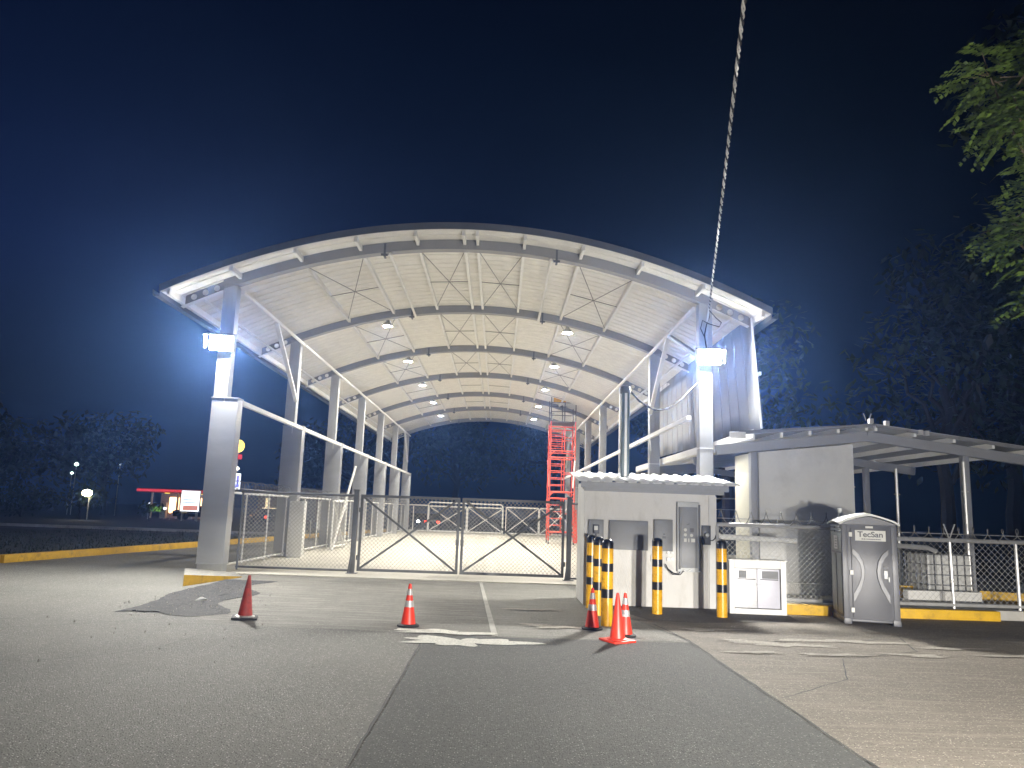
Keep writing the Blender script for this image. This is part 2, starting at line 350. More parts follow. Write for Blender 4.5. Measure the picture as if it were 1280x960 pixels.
# grass verge to the left
mb = MB(); rd = random.Random(11); vs = []; fs = []
for k in range(9000):
    y = 10 + 40 * rd.random() ** 1.6; xk = -14.6 - .18 - (23.5 - y) * .13 if y < 23.5 else -14.6 + (y - 23.5) * .127 - .3
    x = xk - 14 * rd.random() ** 1.5; h = rd.uniform(.05, .16); a = rd.uniform(0, PI); w = .025; dx, dy = math.cos(a) * w, math.sin(a) * w; lx, ly = rd.uniform(-.05, .05), rd.uniform(-.05, .05)
    o = len(vs); vs += [(x - dx, y - dy, .0), (x + dx, y + dy, .0), (x + lx, y + ly, h)]; fs.append((o, o + 1, o + 2))
mb.add(vs, fs); o = mb.build('grass', M['leaf_dark'], smooth=0); tag(o, 'dark clipped grass on the verge beyond the yellow kerb', 'grass', kind='stuff')
sheet('verge', [(-60, -10), (-18.1, -10), (-14.85, 23.5), (-9.6, 66), (-60, 66)], .0, M['soil'])
sheet('far_road', [(-120, 47), (-11.6, 47), (-10.8, 52.5), (-120, 55)], .01, P_road)
mb = MB(); mb.bar((-120, 53, .08), (-11.0, 50.2, .08), .3, .2); struct(mb.build('far_kerb', M['concrete']), 'pale kerb line along the far road')

mb = MB(); rd = random.Random(88)
for q in range(150):
    if q < 90: x, y = rd.gauss(-5.9, .8), rd.gauss(16.2, 2.0)
    elif q < 125: x, y = rd.gauss(3.4, 1.3), rd.gauss(15.6, .9)
    else: x, y = rd.uniform(-6, -1), rd.uniform(8, 14)
    r = rd.uniform(.006, .02) * (1.0 if q < 90 else .7); a = rd.uniform(0, 3); c_, s_ = math.cos(a) * r, math.sin(a) * r; z = .03 if q < 90 else .012
    mb.add([(x + c_, y + s_, 0), (x - s_, y + c_, 0), (x - c_, y - s_, 0), (x + s_, y - c_, 0), (x + r * .2, y, z + r * .7)], [(0, 1, 4), (1, 2, 4), (2, 3, 4), (3, 0, 4), (3, 2, 1, 0)])
tag(mb.build('gravel', M['concrete'], None, smooth=0), 'loose stone chips scattered over the worn paving', 'gravel', kind='stuff')
mb = MB(); mb.add([(-5.93, 15.9, .05), (-5.75, 15.93, .09), (-5.72, 16.05, .055), (-5.9, 16.08, .10), (-5.82, 15.98, .12)], [(0, 1, 4), (1, 2, 4), (2, 3, 4), (3, 0, 4), (0, 3, 2, 1)]); tag(mb.build('paper_scrap', M['paper'], None, smooth=0), 'crumpled white paper scrap on the broken asphalt patch', 'paper scrap')
# yellow wedge kerb at the pier island
mb = MB(); mb.add([(-7.36, 18.9, 0), (-6.85, 21.6, 0), (-7.3, 22.37, 0), (-8.7, 22.37, 0), (-7.36, 18.9, .26), (-6.85, 21.6, .02), (-7.3, 22.37, .06), (-8.7, 22.37, .13)], [(0, 1, 5, 4), (1, 2, 6, 5), (2, 3, 7, 6), (3, 0, 4, 7), (4, 5, 7), (5, 6, 7), (3, 2, 1, 0)])
o = mb.build('kerb_ramp', M['kerb_yellow'], smooth=0)
o.data.materials.append(P_slab)
for p in o.data.polygons:
    if p.normal.z > .8: p.material_index = 1
tag(o, 'yellow faced wedge of kerb at the foot of the first silver pier', 'kerb')

# ------------------------------------------------------------------ the arched canopy
CX, CY = -1.1, 22.7; BAY = 7.6; NB = 6
def zb(x):
    return 9.85 - .0283 * x * x
DEP = .30
can = thing('arched_canopy', 'huge open steel canopy with arched roof, seven arched beams and silver piers', 'canopy', (CX, CY, 0))
# columns: left ones stand in wide galvanised jackets
def column_part(sx):
    mb = MB(); zt = zb(7.17) + .04
    mb.box(-.2, .2, -.1, .25, .035, zt)
    return mb
colL = column_part(-1).build('column', M['col'], can, bevel=.008, loc=(-7.17, 0, 0))
mb = MB(); mb.box(-.215, .545, -.15, .30, .26, 4.99); jk = mb.build('pier_jacket', M['jacket'], colL, bevel=.008)
mb = MB(); mb.box(-.235, .565, -.17, .32, 4.99, 5.025); mb.build('pier_cap', M['col'], colL, bevel=.004)
mb = MB(); mb.box(-.19, .52, -.13, .28, .03, .235); mb.box(-.225, .555, -.16, .31, .235, .262); mb.build('pier_foot', M['panel_frame'], colL, bevel=.004)
mb = MB(); mb.box(.135, .165, -.155, -.145, 4.72, 4.985); mb.build('weld_seam', M['white'], colL)
colR = column_part(1).build('column', M['col'], can, bevel=.008, loc=(7.17, 0, 0))
mb = MB(); mb.box(-.215, .215, -.115, .265, 4.02, 4.05); mb.build('seam_collar', M['white'], colR)
mb = MB(); mb.box(-.3, .3, -.2, .35, .03, .06); mb.build('base_plate', M['col'], colR)
for k in range(1, NB + 1):
    inst(colL, (-7.17, k * BAY, 0), can); inst(colR, (7.17, k * BAY, 0), can)
# arch beams
def arc_pts(a, b, n): return [a + (b - a) * i / n for i in range(n + 1)]
mb = MB(); xs = arc_pts(-7.4, 7.4, 56); n = len(xs)
vs = []
for x in xs:
    z0 = zb(x); z1 = z0 + DEP
    vs += [(x, -.1, z0), (x, .2, z0), (x, .2, z1), (x, -.1, z1)]
fs = []
for i in range(n - 1):
    for k in range(4): fs.append((4 * i + k, 4 * i + (k + 1) % 4, 4 * i + 4 + (k + 1) % 4, 4 * i + 4 + k))
fs += [(0, 3, 2, 1), (4 * n - 4, 4 * n - 3, 4 * n - 2, 4 * n - 1)]
mb.add(vs, fs); arch = mb.build('arch_beam', M['beam'], can, smooth=25)
def end_web(s):
    bm = bmesh.new(); loops = []
    x0, x1 = 7.402, 8.52
    outer = [(x0, zb(x0)), (x1, zb(x1)), (x1, zb(x1) + DEP), (x0, zb(x0) + DEP)]
    def loop(pts):
        v = [bm.verts.new((s * a, 0, b)) for a, b in pts]; return [bm.edges.new((v[i], v[(i + 1) % len(v)])) for i in range(len(v))]
    es = loop(outer)
    for cx in (7.62, 7.95, 8.28):
        cz = zb(cx) + DEP / 2; es += loop([(cx + .095 * math.cos(2 * PI * k / 18), cz + .095 * math.sin(2 * PI * k / 18)) for k in range(18)])
    bmesh.ops.triangle_fill(bm, use_beauty=True, use_dissolve=False, edges=es)
    r = bmesh.ops.extrude_face_region(bm, geom=bm.faces[:])
    bmesh.ops.translate(bm, verts=[g for g in r['geom'] if isinstance(g, bmesh.types.BMVert)], vec=(0, .03, 0))
    bmesh.ops.recalc_face_normals(bm, faces=bm.faces)
    me = bpy.data.meshes.new('cantilever_end'); bm.to_mesh(me); bm.free(); me.materials.append(M['beam'])
    o = bpy.data.objects.new('cantilever_end', me); C.objects.link(o); o.parent = arch
    mb = MB(); mb.bar((s * 7.402, .05, zb(7.402) - .012), (s * 8.62, .05, zb(8.62) - .012), .2, .02)
    mb.build('end_flange', M['purlin'], arch)
for s in (-1, 1): end_web(s)
for s in (-1, 1):
    mb = MB(); x = s * 2.62; z = zb(x); mb.box(x - .03, x + .03, -.13, -.101, z - .1, z + DEP * .95); mb.box(x - .1, x + .1, -.15, -.101, z - .12, z - .06)
    mb.box(x - .03, x + .03, -.13, .1, z - .14, z - .1)
    mb.build('beam_bracket', M['fascia'], arch)
for k in range(1, NB + 1): inst(arch, (0, k * BAY, 0), can)
# purlins
Y0, Y1 = -1.0, NB * BAY + 1.1
for x in (.2, 1.62, 3.35, 5.1, 6.9):
    for s in (-1, 1):
        if x > 6:
            for a, b in ((Y0 + .05, -.102), (NB * BAY + .202, Y1 - .05)):
                mb = MB(); z = zb(x) + DEP; mb.box(s * x - .045, s * x + .045, a, b, z - .17, z - .02); mb.build('purlin', M['purlin'], can, smooth=0)
            continue
        mb = MB(); z = zb(x) + DEP
        for a, b in [(Y0 + .05, -.102)] + ([(k * BAY + .202, (k + 1) * BAY - .102) for k in range(NB)] if x < 6 else []) + [(NB * BAY + .202, Y1 - .05)]:
            mb.box(s * x - .045, s * x + .045, a, b, z - .17, z - .02)
        mb.build('purlin', M['purlin'], can, smooth=0)
for s in (-1, 1):
    mb = MB(); mb.box(s * 8.62 - .04, s * 8.62 + .04, Y0, Y1, zb(8.62) + DEP - .2, zb(8.62) + DEP - .02); mb.build('eave_purlin', M['purlin'], can, smooth=0)
    mb = MB(); mb.box(s * 8.0 - .035, s * 8.0 + .035, .1, NB * BAY + .1, zb(8.0) - .09, zb(8.0) - .02); mb.build('outrigger_purlin', M['purlin'], can, smooth=0)
    for k in range(NB):
        mb = MB(); mb.tube([(s * 6.86, k * BAY + .12, 8.30), (s * 6.86, (k + 1) * BAY + .02, 8.30)], .065, 10); mb.build('eave_strut', M['purlin'], can)
    # tie rail between the pier caps
    for k in range(NB):
        mb = MB(); mb.bar((s * 6.68, k * BAY + (.322 if s < 0 else .0), 4.93), (s * 6.68, (k + 1) * BAY - (.172 if s < 0 else -.0), 4.93), .13, .13); mb.build('tie_rail', M['purlin'], can, smooth=0)
    # knee braces
    for k0, k1 in ((0, 1), (NB - 1, NB)):
        mb = MB(); ym = (k0 + .5) * BAY; mb.bar((s * 6.88, ym, 8.24), (s * 6.98, k1 * BAY - .1, 6.0), .14, .1); mb.build('knee_brace', M['purlin'], can, smooth=0)
        if s < 0: continue
        mb = MB(); mb.bar((s * 6.9, ym - .25, 8.22), (s * 7.0, k0 * BAY + .25, 6.9), .14, .1); mb.build('knee_brace', M['beam'], can, smooth=0)
    mb = MB(); x = s * 2.45; mb.tube([(x, -.05, zb(x) - .05), (x, BAY - .3, zb(x) - .12)], .05, 8); mb.build('hanging_pipe', M['purlin'], can)
# bracing rods
for k in range(3):
    for s in (-1, 1):
        for a, b in ((.22, 1.6), (3.37, 5.08)):
            for d in (0, 1):
                y0, y1 = k * BAY + .5, (k + 1) * BAY - .5
                mb = MB(); mb.tube([(s * a, y0 if d else y1, zb(a) + .16), (s * b, y1 if d else y0, zb(b) + .16)], .013, 5); mb.build('bracing_rod', M['rod'], can)
for k in range(5):
    for s in (-1, 1):
        for a, b in ((.22, 1.6), (3.37, 5.08)):
            mb = MB(); y = (k + .5) * BAY; mb.tube([(s * a, y, zb(a) + .16), (s * b, y, zb(b) + .16)], .016, 5); mb.build('sag_rod', M['rod'], can)
# roof sheets: trapezoid ribs running over the arch
ys = []; pitch = .46; y = Y0
while y < Y1 - .01:
    for f, h in ((0, 0), (.82, 0), (.835, .11), (.965, .11), (.98, 0)): ys.append((min(Y1, y + f * pitch), h))
    y += pitch
ys.append((Y1, 0)); xs = arc_pts(-8.85, 8.85, 60); vs = []; fs = []
for x in xs:
    z = zb(x) + DEP
    for yy, h in ys: vs.append((x, yy, z + h))
ny = len(ys)
for i in range(len(xs) - 1):
    for j in range(ny - 1): fs.append((i * ny + j, i * ny + j + 1, (i + 1) * ny + j + 1, (i + 1) * ny + j))
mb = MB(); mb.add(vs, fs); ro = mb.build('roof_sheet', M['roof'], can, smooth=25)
ro.data.materials.append(mat('rib slot shade', (.26, .25, .23), .8))  # rib slots coloured darker to stand for the shade inside them
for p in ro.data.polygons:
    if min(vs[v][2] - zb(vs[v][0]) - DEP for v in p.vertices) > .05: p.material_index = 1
sm = ro.modifiers.new('thickness', 'SOLIDIFY'); sm.thickness = .012; sm.offset = 1
# fine drip seams across the pans (along the building), as thin raised beads under the sheet
for s, yy in (('front', Y0), ('back', Y1)):
    mb = MB(); xs2 = arc_pts(-8.88, 8.88, 60); vs = []; fs = []
    for x in xs2:
        z = zb(x) + DEP; vs += [(x, yy - .03, z - .005), (x, yy + .0, z - .005), (x, yy + .0, z + .2), (x, yy - .03, z + .2)]
    m_ = len(xs2)
    for i in range(m_ - 1):
        for k in range(4): fs.append((4 * i + k, 4 * i + (k + 1) % 4, 4 * i + 4 + (k + 1) % 4, 4 * i + 4 + k))
    fs += [(0, 3, 2, 1), (4 * m_ - 4, 4 * m_ - 3, 4 * m_ - 2, 4 * m_ - 1)]
    mb.add(vs, fs); mb.build('roof_fascia', M['fascia'], can, smooth=25)
for s in (-1, 1):
    mb = MB(); z = zb(8.85) + DEP; mb.prism([(s * 8.86, z - .14), (s * 9.05, z - .14), (s * 9.07, z + .03), (s * 9.05, z + .03), (s * 9.035, z - .12), (s * 8.87, z - .12), (s * 8.87, z + .06), (s * 8.86, z + .06)], Y0, Y1); mb.build('gutter', M['fascia'], can, smooth=0)
# cladding wall hung under the right eave
mb = MB(); poly = []; y = 22.5 - CY; cl = []
while y < 36.3 - CY:
    cl += [(y, 0), (y + .86, 0), (y + .875, -.02), (y + .905, -.02), (y + .92, 0)]; y += .92
vs = []; fs = []; n = len(cl)
for yy, d in cl:
    t = (yy - cl[0][0]) / 14
    for j in range(6):
        f = j / 5; zz = 4.62 + .15 * t + (8.02 - 4.62) * f; xx = 8.50 + d + .25 * (1 - f) * (1 - t) + .1 * t 
        vs.append((xx, yy, zz))
for i in range(n - 1):
    for j in range(5): fs.append((i * 6 + j, i * 6 + j + 1, i * 6 + 7 + j, i * 6 + 6 + j))
mb.add(vs, fs); o = mb.build('side_cladding', M['clad'], can, smooth=20)
so = o.modifiers.new('thickness', 'SOLIDIFY'); so.thickness = .015; so.offset = 0
mb = MB(); mb.bar((8.77, 22.47 - CY, 4.66), (8.52, 22.47 - CY, 8.0), .05, .05); mb.build('cladding_edge_trim', M['purlin'], can, smooth=0)
mb = MB(); mb.bar((8.74, 22.4 - CY, 6.3), (8.69, 36 - CY, 6.4), .06, .1); mb.build('cladding_girt', M['purlin'], can, smooth=0)
mb = MB(); mb.bar((8.3, 23.6 - CY, 4.62), (8.75, 22.6 - CY, 4.62), .12, .05); mb.build('loose_flap', M['clad'], can)
# second jacket: short white lower box beside the second pier
mb = MB(); mb.box(-.26, .3, -.2, .2, .03, 2.12); o = mb.build('white_pilaster', M['white'], None, bevel=.01, loc=(-7.62, 29.95, 0)); tag(o, 'short white box pilaster against the second silver pier', 'pilaster')

# ------------------------------------------------------------------ lamps
E_flood = emit('flood light glare', (1.0, .97, .90), 2900.0)
E_bay = emit('warm bay light', (1.0, .93, .80), 2800.0)
def flood(label, loc, rz):
    t = thing('floodlight', label, 'floodlight', loc, rz, 'floodlights on the front columns')
    tilt = Matrix.Rotation(math.radians(18), 4, 'X')
    mb = MB(); mb.box(-.34, .34, -.05, .09, -.24, .24, tilt)
    for k in range(9): mb.box(-.3 + k * .075 - .012, -.3 + k * .075 + .012, .09, .15, -.2, .2, tilt)
    mb.build('housing', M['panel_frame'], t, bevel=.01)
    mb = MB(); mb.box(-.31, .31, -.075, -.052, -.21, .21, tilt); mb.build('lens', E_flood, t)
    mb = MB(); mb.box(-.42, .42, -.50, -.05, .245, .262, tilt); mb.box(-.42, -.405, -.34, -.05, -.15, .244, tilt); mb.box(.405, .42, -.34, -.05, -.15, .244, tilt); mb.build('added_visor', M['panel_frame'], t)  # hood and cheeks added to keep direct light off the roof edge
    mb = MB(); mb.tube([(-.37, 0, 0), (-.37, .16, .1), (-.37, .30, .12), (.37, .30, .12), (.37, .16, .1), (.37, 0, 0)], .02, 6); mb.box(-.1, .1, .28, .345, 0, .22); mb.build('bracket', M['steel'], t)
    return t
f1 = flood('glaring white floodlight on the left front column', (-8.25, 22.25, 6.6), math.radians(6))
f2 = dup(f1, (6.08, 22.25, 6.72), math.radians(-8), 'glaring white floodlight on the right front column below the cable')
def bay_lamp(label, loc):
    t = thing('bay_lamp', label, 'pendant lamp', loc, 0, 'bay lamps hanging in two rows under the arched roof')
    mb = MB(); mb.lathe([(.05, .22), (.07, .21), (.09, .13), (.11, .11), (.20, .02), (.215, -.055), (.20, -.055), (.195, .0), (.10, .08), (.03, .09)], 24); mb.build('reflector', M['panel_frame'], t)
    mb = MB(); mb.lathe([(.19, .0), (.16, -.018), (.11, -.032), (.06, -.04), (.02, -.042)], 24); mb.build('diffuser', E_bay, t)
    mb = MB(); mb.tube([(0, 0, .22), (0, 0, .40)], .012, 6); mb.build('hook', M['steel'], t)
    return t
b0 = None; words = ('nearest', 'second', 'third', 'fourth', 'fifth', 'farthest')
for k in range(1, 7):
    for s in (-1, 1):
        lab = f"{words[k-1]} warm bay lamp from the entrance in the {'left' if s < 0 else 'right'} ceiling row"
        if k == 6: continue
        loc = (CX + s * 3.72, CY + k * BAY + .85, 9.42)
        if b0 is None: b0 = bay_lamp(lab, loc)
        else: dup(b0, loc, None, lab)

# ------------------------------------------------------------------ chain link
def mesh_panel(mb, p0, u, W, Hh, pitch=.12, t=.010):
    """diamond mesh clipped to a rectangle: p0 lower corner, u unit vector along, z up"""
    p0 = Vector(p0); u = Vector(u); z = Vector((0, 0, 1)); nrm = u.cross(z)
    n = int((W + Hh) / pitch) + 1
    for sgn in (1, -1):
        for k in range(n + 1):
            c = k * pitch
            if sgn == 1: a0 = c - Hh; pts = [(a0, 0), (c, Hh)]
            else: pts = [(c, 0), (c - Hh, Hh)]
            (x0, y0), (x1, y1) = pts
            lo, hi = min(x0, x1), max(x0, x1); t0, t1 = 0., 1.
            dx = x1 - x0
            for bound, side in ((0., -1), (W, 1)):
                tb = (bound - x0) / dx
                if (side == -1 and dx > 0) or (side == 1 and dx < 0): t0 = max(t0, tb)
                else: t1 = min(t1, tb)
            if t1 - t0 < .01: continue
            A = p0 + u * (x0 + dx * t0) + z * (Hh * t0) + nrm * (.003 * sgn); B = p0 + u * (x0 + dx * t1) + z * (Hh * t1) + nrm * (.003 * sgn)
            mb.bar(A, B, t, t * .7, up=nrm)
def coil(p, q, r, pitch, t=.008):
    p = Vector(p); q = Vector(q); d = q - p; L_ = d.length; u = d.normalized(); z = Vector((0, 0, 1)); s_ = u.cross(z)
    n = int(L_ / pitch * 12); rd = random.Random(int(L_ * 100)); pts = []
    for i in range(n + 1):
        a = 2 * PI * i / 12; rr = r * (1 + .12 * math.sin(i * .37)); pts.append(p + u * (L_ * i / n) + (s_ * math.cos(a) + z * math.sin(a)) * rr)
    return pts

# entrance: fixed panel + double gate, dark painted, Y = 23.6
GY = 23.6
def gate_leaf(label, x0, x1, latch):
    t = thing('gate_leaf', label, 'gate', (x0, GY, 0), 0, 'dark mesh gate leaves at the entrance')
    W = x1 - x0; z0, z1 = .11, 2.36
    mb = MB(); w = .075
    mb.box(0, w, -.035, .035, z0, z1); mb.box(W - w, W, -.035, .035, z0, z1); mb.box(w, W - w, -.035, .035, z0, z0 + w); mb.box(w, W - w, -.035, .035, z1 - w, z1)
    mb.build('gate_frame', M['dark'], t, smooth=0)
    mb = MB(); mb.bar((w, -.012, z0 + w), (W - w, -.012, z1 - w), .06, .03, up=(0, 1, 0)); mb.build('cross_brace', M['dark'], t, smooth=0)
    mb = MB(); mb.bar((w, .024, z1 - w), (W - w, .024, z0 + w), .06, .03, up=(0, 1, 0)); mb.build('cross_brace', M['dark'], t, smooth=0)
    mb = MB(); mesh_panel(mb, (w * .6, .048, z0 + .03), (1, 0, 0), W - 1.2 * w, z1 - z0 - .06); mb.build('chain_mesh', M['wire'], t, smooth=0)
    mb = MB(); xx = W - .04 if latch > 0 else .04; mb.box(xx - .05, xx + .05, -.09, -.036, .95, 1.12); mb.tube([(xx, -.07, .98), (xx, -.07, .55)], .014, 6); mb.build('drop_bolt', M['dark'], t, smooth=0)
    for z in (.5, 1.9):
        mb = MB(); xx = .0 if latch > 0 else W; mb.tube([(xx, 0, z - .07), (xx, 0, z + .07)], .045, 8); mb.build('hinge', M['dark'], t)
    return t
gate_leaf('left leaf of dark double gate with crossed braces and chain mesh', -4.12, -1.13, 1)
gate_leaf('right leaf of dark double gate with crossed braces and chain mesh', -1.07, 2.03, -1)
def gate_post(label, x, lean=0):
    t = thing('gate_post', label, 'gate post', (x, GY, 0), 0, 'dark gate posts')
    mb = MB(); mb.box(-.07, .07, -.07, .07, .035, 2.47); mb.build('post', M['dark'], t, bevel=.006)
    mb = MB(); mb.box(-.085, .085, -.085, .085, 2.47, 2.5); mb.build('cap', M['dark'], t)
    mb = MB(); mb.box(-.16, .16, -.14, .14, .036, .055); mb.bar((-.1, -.1, .05), (-.04, -.08, .5), .05, .03); mb.build('foot_plate', M['dark'], t)
    return t
gate_post('dark square post holding the left gate leaf', -4.26)
gate_post('dark square post between right gate leaf and white meter house', 2.17)
def fence_run(label, a, b, zt, zb_=.12, name='chain_link_fence', pipe='steel', posts=(), mid=False, razor=0, pitch=.12, frame=.045, group=None, xb=False, cat='fence', wt=.010, wm='wire'):
    a = Vector((*a, 0)); b = Vector((*b, 0)); d = b - a; W = d.length; u = d.normalized(); ang = math.atan2(d.y, d.x)
    t = thing(name, label, cat, a, ang, group); m = M[pipe]; r = frame / 2
    mb = MB(); mb.tube([(0, 0, zt), (W, 0, zt)], r * 1.25, 8); mb.build('top_rail', m, t)
    mb = MB(); mb.tube([(0, 0, zb_), (W, 0, zb_)], r * 1.1, 8); mb.build('bottom_rail', m, t)
    for f in posts:
        mb = MB(); mb.tube([(f * W, .0, .0), (f * W, .0, zt - r)], r, 8); mb.build('fence_post', m, t)
    if xb:
        mb = MB(); mb.tube([(0, -.03, zb_), (W, -.03, zt)], r * .8, 6); mb.build('cross_brace', m, t)
        mb = MB(); mb.tube([(0, .03, zt), (W, .03, zb_)], r * .8, 6); mb.build('cross_brace', m, t)
    mb = MB(); mesh_panel(mb, (0, .0, zb_ + .01), (1, 0, 0), W, zt - zb_ - .02, pitch, wt); mb.build('chain_mesh', M[wm], t, smooth=0)
    if razor:
        mb = MB(); mb.tube(coil((0, 0, zt + razor + .03), (W, 0, zt + razor + .03), razor, .34), .009, 5); mb.build('razor_coil', M['razor'], t)
        mb = MB(); mb.tube([(0, 0, zt + .14), (W, 0, zt + .14)], .008, 5); mb.build('line_wire', M['wire'], t)
    return t
fence_run('fixed chain mesh panel between first silver pier and left gate post', (-7.7, GY), (-4.34, GY), 2.32, .12, pipe='dark', posts=(0.01,), frame=.06)
fence_run('narrow mesh panel between right gate post and meter house', (2.25, GY - .02), (2.95, GY - .3), 2.3, .1, pipe='dark', posts=(1,), frame=.05)
sfx = ('first', 'second', 'third', 'fourth', 'fifth', 'sixth')
for k in range(NB):
    y0 = CY + k * BAY + .36; y1 = CY + (k + 1) * BAY - .22
    fence_run(f'white framed chain mesh with razor coil filling the {sfx[k]} bay of the left pier row', (-8.05, y0), (-8.05, y1), 2.28, .16, pipe='white', posts=(.03, .3, .65, .97), razor=.17, group='mesh fences between the left piers', frame=.06, wt=.005, wm='panel')
# open white side gate leaf + leaning pipe in the third bay
fence_run('white steel gate leaf with crossed braces standing open inside the left fence', (-7.45, 35.6), (-7.35, 38.2), 2.2, .15, name='side_gate', pipe='white', posts=(0, 1), frame=.08, xb=True, cat='gate')
mb = MB(); mb.tube([(-7.25, 34.9, .05), (-6.75, 36.6, 3.85)], .055, 8); tag(mb.build('leaning_pipe', M['white'], None), 'long white pipe leaning behind the left gate post', 'pipe')
# far end fences
fence_run('wide white framed far gate with two crossed panels', (-6.0, 68.6), (-2.7, 68.6), 2.25, .12, name='far_gate', pipe='white', posts=(0, 1), frame=.1, xb=True, pitch=.2, group='white far gates', cat='gate')
fence_run('second white far gate leaf behind the middle of the dark gate', (-2.6, 68.6), (.5, 68.6), 2.25, .12, name='far_gate', pipe='white', posts=(0, 1), frame=.1, xb=True, pitch=.2, group='white far gates', cat='gate')
fence_run('white far fence panel with crossed pipes beside the red scaffold', (.75, 68.6), (3.6, 68.6), 2.35, .12, pipe='white', posts=(0, 1), frame=.1, xb=True, pitch=.2)
fence_run('white far fence panel with crossed pipes behind the red scaffold', (3.7, 68.6), (6.4, 68.6), 2.35, .12, pipe='white', posts=(0, 1), frame=.1, xb=True, pitch=.2)
fence_run('white far fence panel beside the last left pier', (-8.0, 68.6), (-6.15, 68.6), 2.3, .12, pipe='white', posts=(.35,), frame=.08, pitch=.2)
mb = MB(); mb.tube([(-6.05, 68.4, .1), (-6.05, 68.4, 2.4), (-5.9, 68.4, 2.58), (.3, 68.4, 2.55), (.45, 68.4, 2.4), (.45, 68.4, .1)], .06, 8); tag(mb.build('gate_hoop', M['white'], None), 'long white pipe hoop framing the far gates', 'pipe frame')
# right fence with razor coil
fence_run('chain link fence with razor coil between meter house and portable toilet', (5.0, 17.75), (7.6, 17.7), 1.88, .26, posts=(.0,), razor=.15, frame=.07, wt=.006)
t = fence_run('chain link fence with thin razor coil in front of the caged tank', (8.35, 17.62), (14.6, 17.75), 1.70, .28, posts=(.55,), razor=.13, frame=.075, pitch=.14, wt=.006)
mb = MB(); mb.tube([(1.93, 0, .2), (1.91, 0, 1.72)], .035, 8); mb.build('fence_post', M['steel'], t)
for s in (-1, 1):
    mb = MB(); mb.tube([(1.91, 0, 1.72), (1.91 + s * .13, -.02, 2.06)], .016, 6); mb.build('barb_arm', M['steel'], t)
mb = MB(); mb.tube([(5.02, 17.98, 1.68), (5.15, 17.98, 1.60), (6.9, 18.0, 1.56)], .06, 8); tag(mb.build('conduit_pipe', M['white'], None), 'thick white pipe running just below the fence top rail', 'pipe')
mb = MB(); mb.tube([(8.6, 18.2, 1.55), (10.05, 18.2, 1.5)], .055, 8); mb.tube([(10.05, 18.2, 1.5), (10.25, 18.2, 1.42)], .05, 8); tag(mb.build('conduit_pipe', M['steel'], None), 'thick grey pipe behind the fence beside the portable toilet', 'pipe')

# ------------------------------------------------------------------ meter house
BX0, BX1, BY0, BY1 = 1.98, 4.98, 17.8, 19.3
bt = thing('meter_house', 'small white plastered meter house with corrugated lean-to roof', 'meter house', (BX0, BY0, 0))
W = BX1 - BX0; D = BY1 - BY0
mb = MB(); mb.prism([(0, 0), (D, 0), (D, 2.75), (0, 2.54)], 0, W, 'x'); mb.build('wall', M['stucco'], bt, bevel=.01)
mb = MB(); mb.box(W - .16, W + .01, -.03, -.001, 0, 2.5); mb.build('corner_pilaster', M['wallgrey'], bt)
mb = MB(); mb.box(-.02, W + .16, -.13, -.035, 2.53, 2.72); mb.build('roof_beam', M['panel'], bt)
mb = MB(); vs = []; fs = []; prof = []; x = -.16
while x < W + .28:
    prof += [(x, 0), (x + .16, 0), (x + .19, .035), (x + .25, .035), (x + .28, 0)]; x += .28
n = len(prof)
for x, h in prof:
    for yy, zz in ((-.32, 2.745), (D + .75, 3.06)): vs.append((x, yy, zz + h))
for i in range(n - 1): fs.append((2 * i, 2 * i + 1, 2 * i + 3, 2 * i + 2))
mb.add(vs, fs); o = mb.build('roof', M['boothroof'], bt, smooth=20); so = o.modifiers.new('thickness', 'SOLIDIFY'); so.thickness = .012
mb = MB(); mb.box(-.12, W + .22, -.30, -.27, 2.60, 2.742); mb.build('roof_trim', M['panel'], bt)
yw = BY0 - .002
def panel(name, label, x0, x1, z0, z1, d, m, cat='electrical box', door=True):
    t = thing(name, label, cat, (x0, yw, z0)); w, h = x1 - x0, z1 - z0
    mb = MB(); mb.box(0, w, -d, 0, 0, h); mb.build('case', m, t, bevel=.008)
    if door:
        mb = MB(); mb.box(.025, w - .025, -d - .012, -d - .001, .025, h - .025); mb.build('door', m, t, bevel=.004)
    return t
t = panel('meter_box', 'tall grey meter box with small black meter at the left end of the wall', 2.07, 2.41, 1.24, 1.89, .10, M['panel'])
mb = MB(); mb.box(.10, .23, -.20, -.114, .34, .54); mb.build('meter', M['panel_dark'], t, bevel=.01)
mb = MB(); mb.box(.11, .19, -.215, -.201, .42, .51); mb.build('meter_window', M['plate'], t)
mb = MB(); mb.tube([(.165, -.13, .34), (.165, -.13, .1)], .02, 6); mb.build('handle', M['panel_dark'], t)
panel('meter_box', 'wide blank grey panel behind the three bollards', 2.54, 3.42, 1.24, 1.89, .09, M['panel'])
t = panel('meter_box', 'medium grey panel behind the lone bollard in front of the wall', 3.56, 3.98, 1.24, 1.94, .09, M['panel'])
mb = MB(); mb.box(.18, .26, -.112, -.103, .28, .33); mb.box(.20, .24, -.112, -.103, .36, .39); mb.build('lock', M['panel_dark'], t)
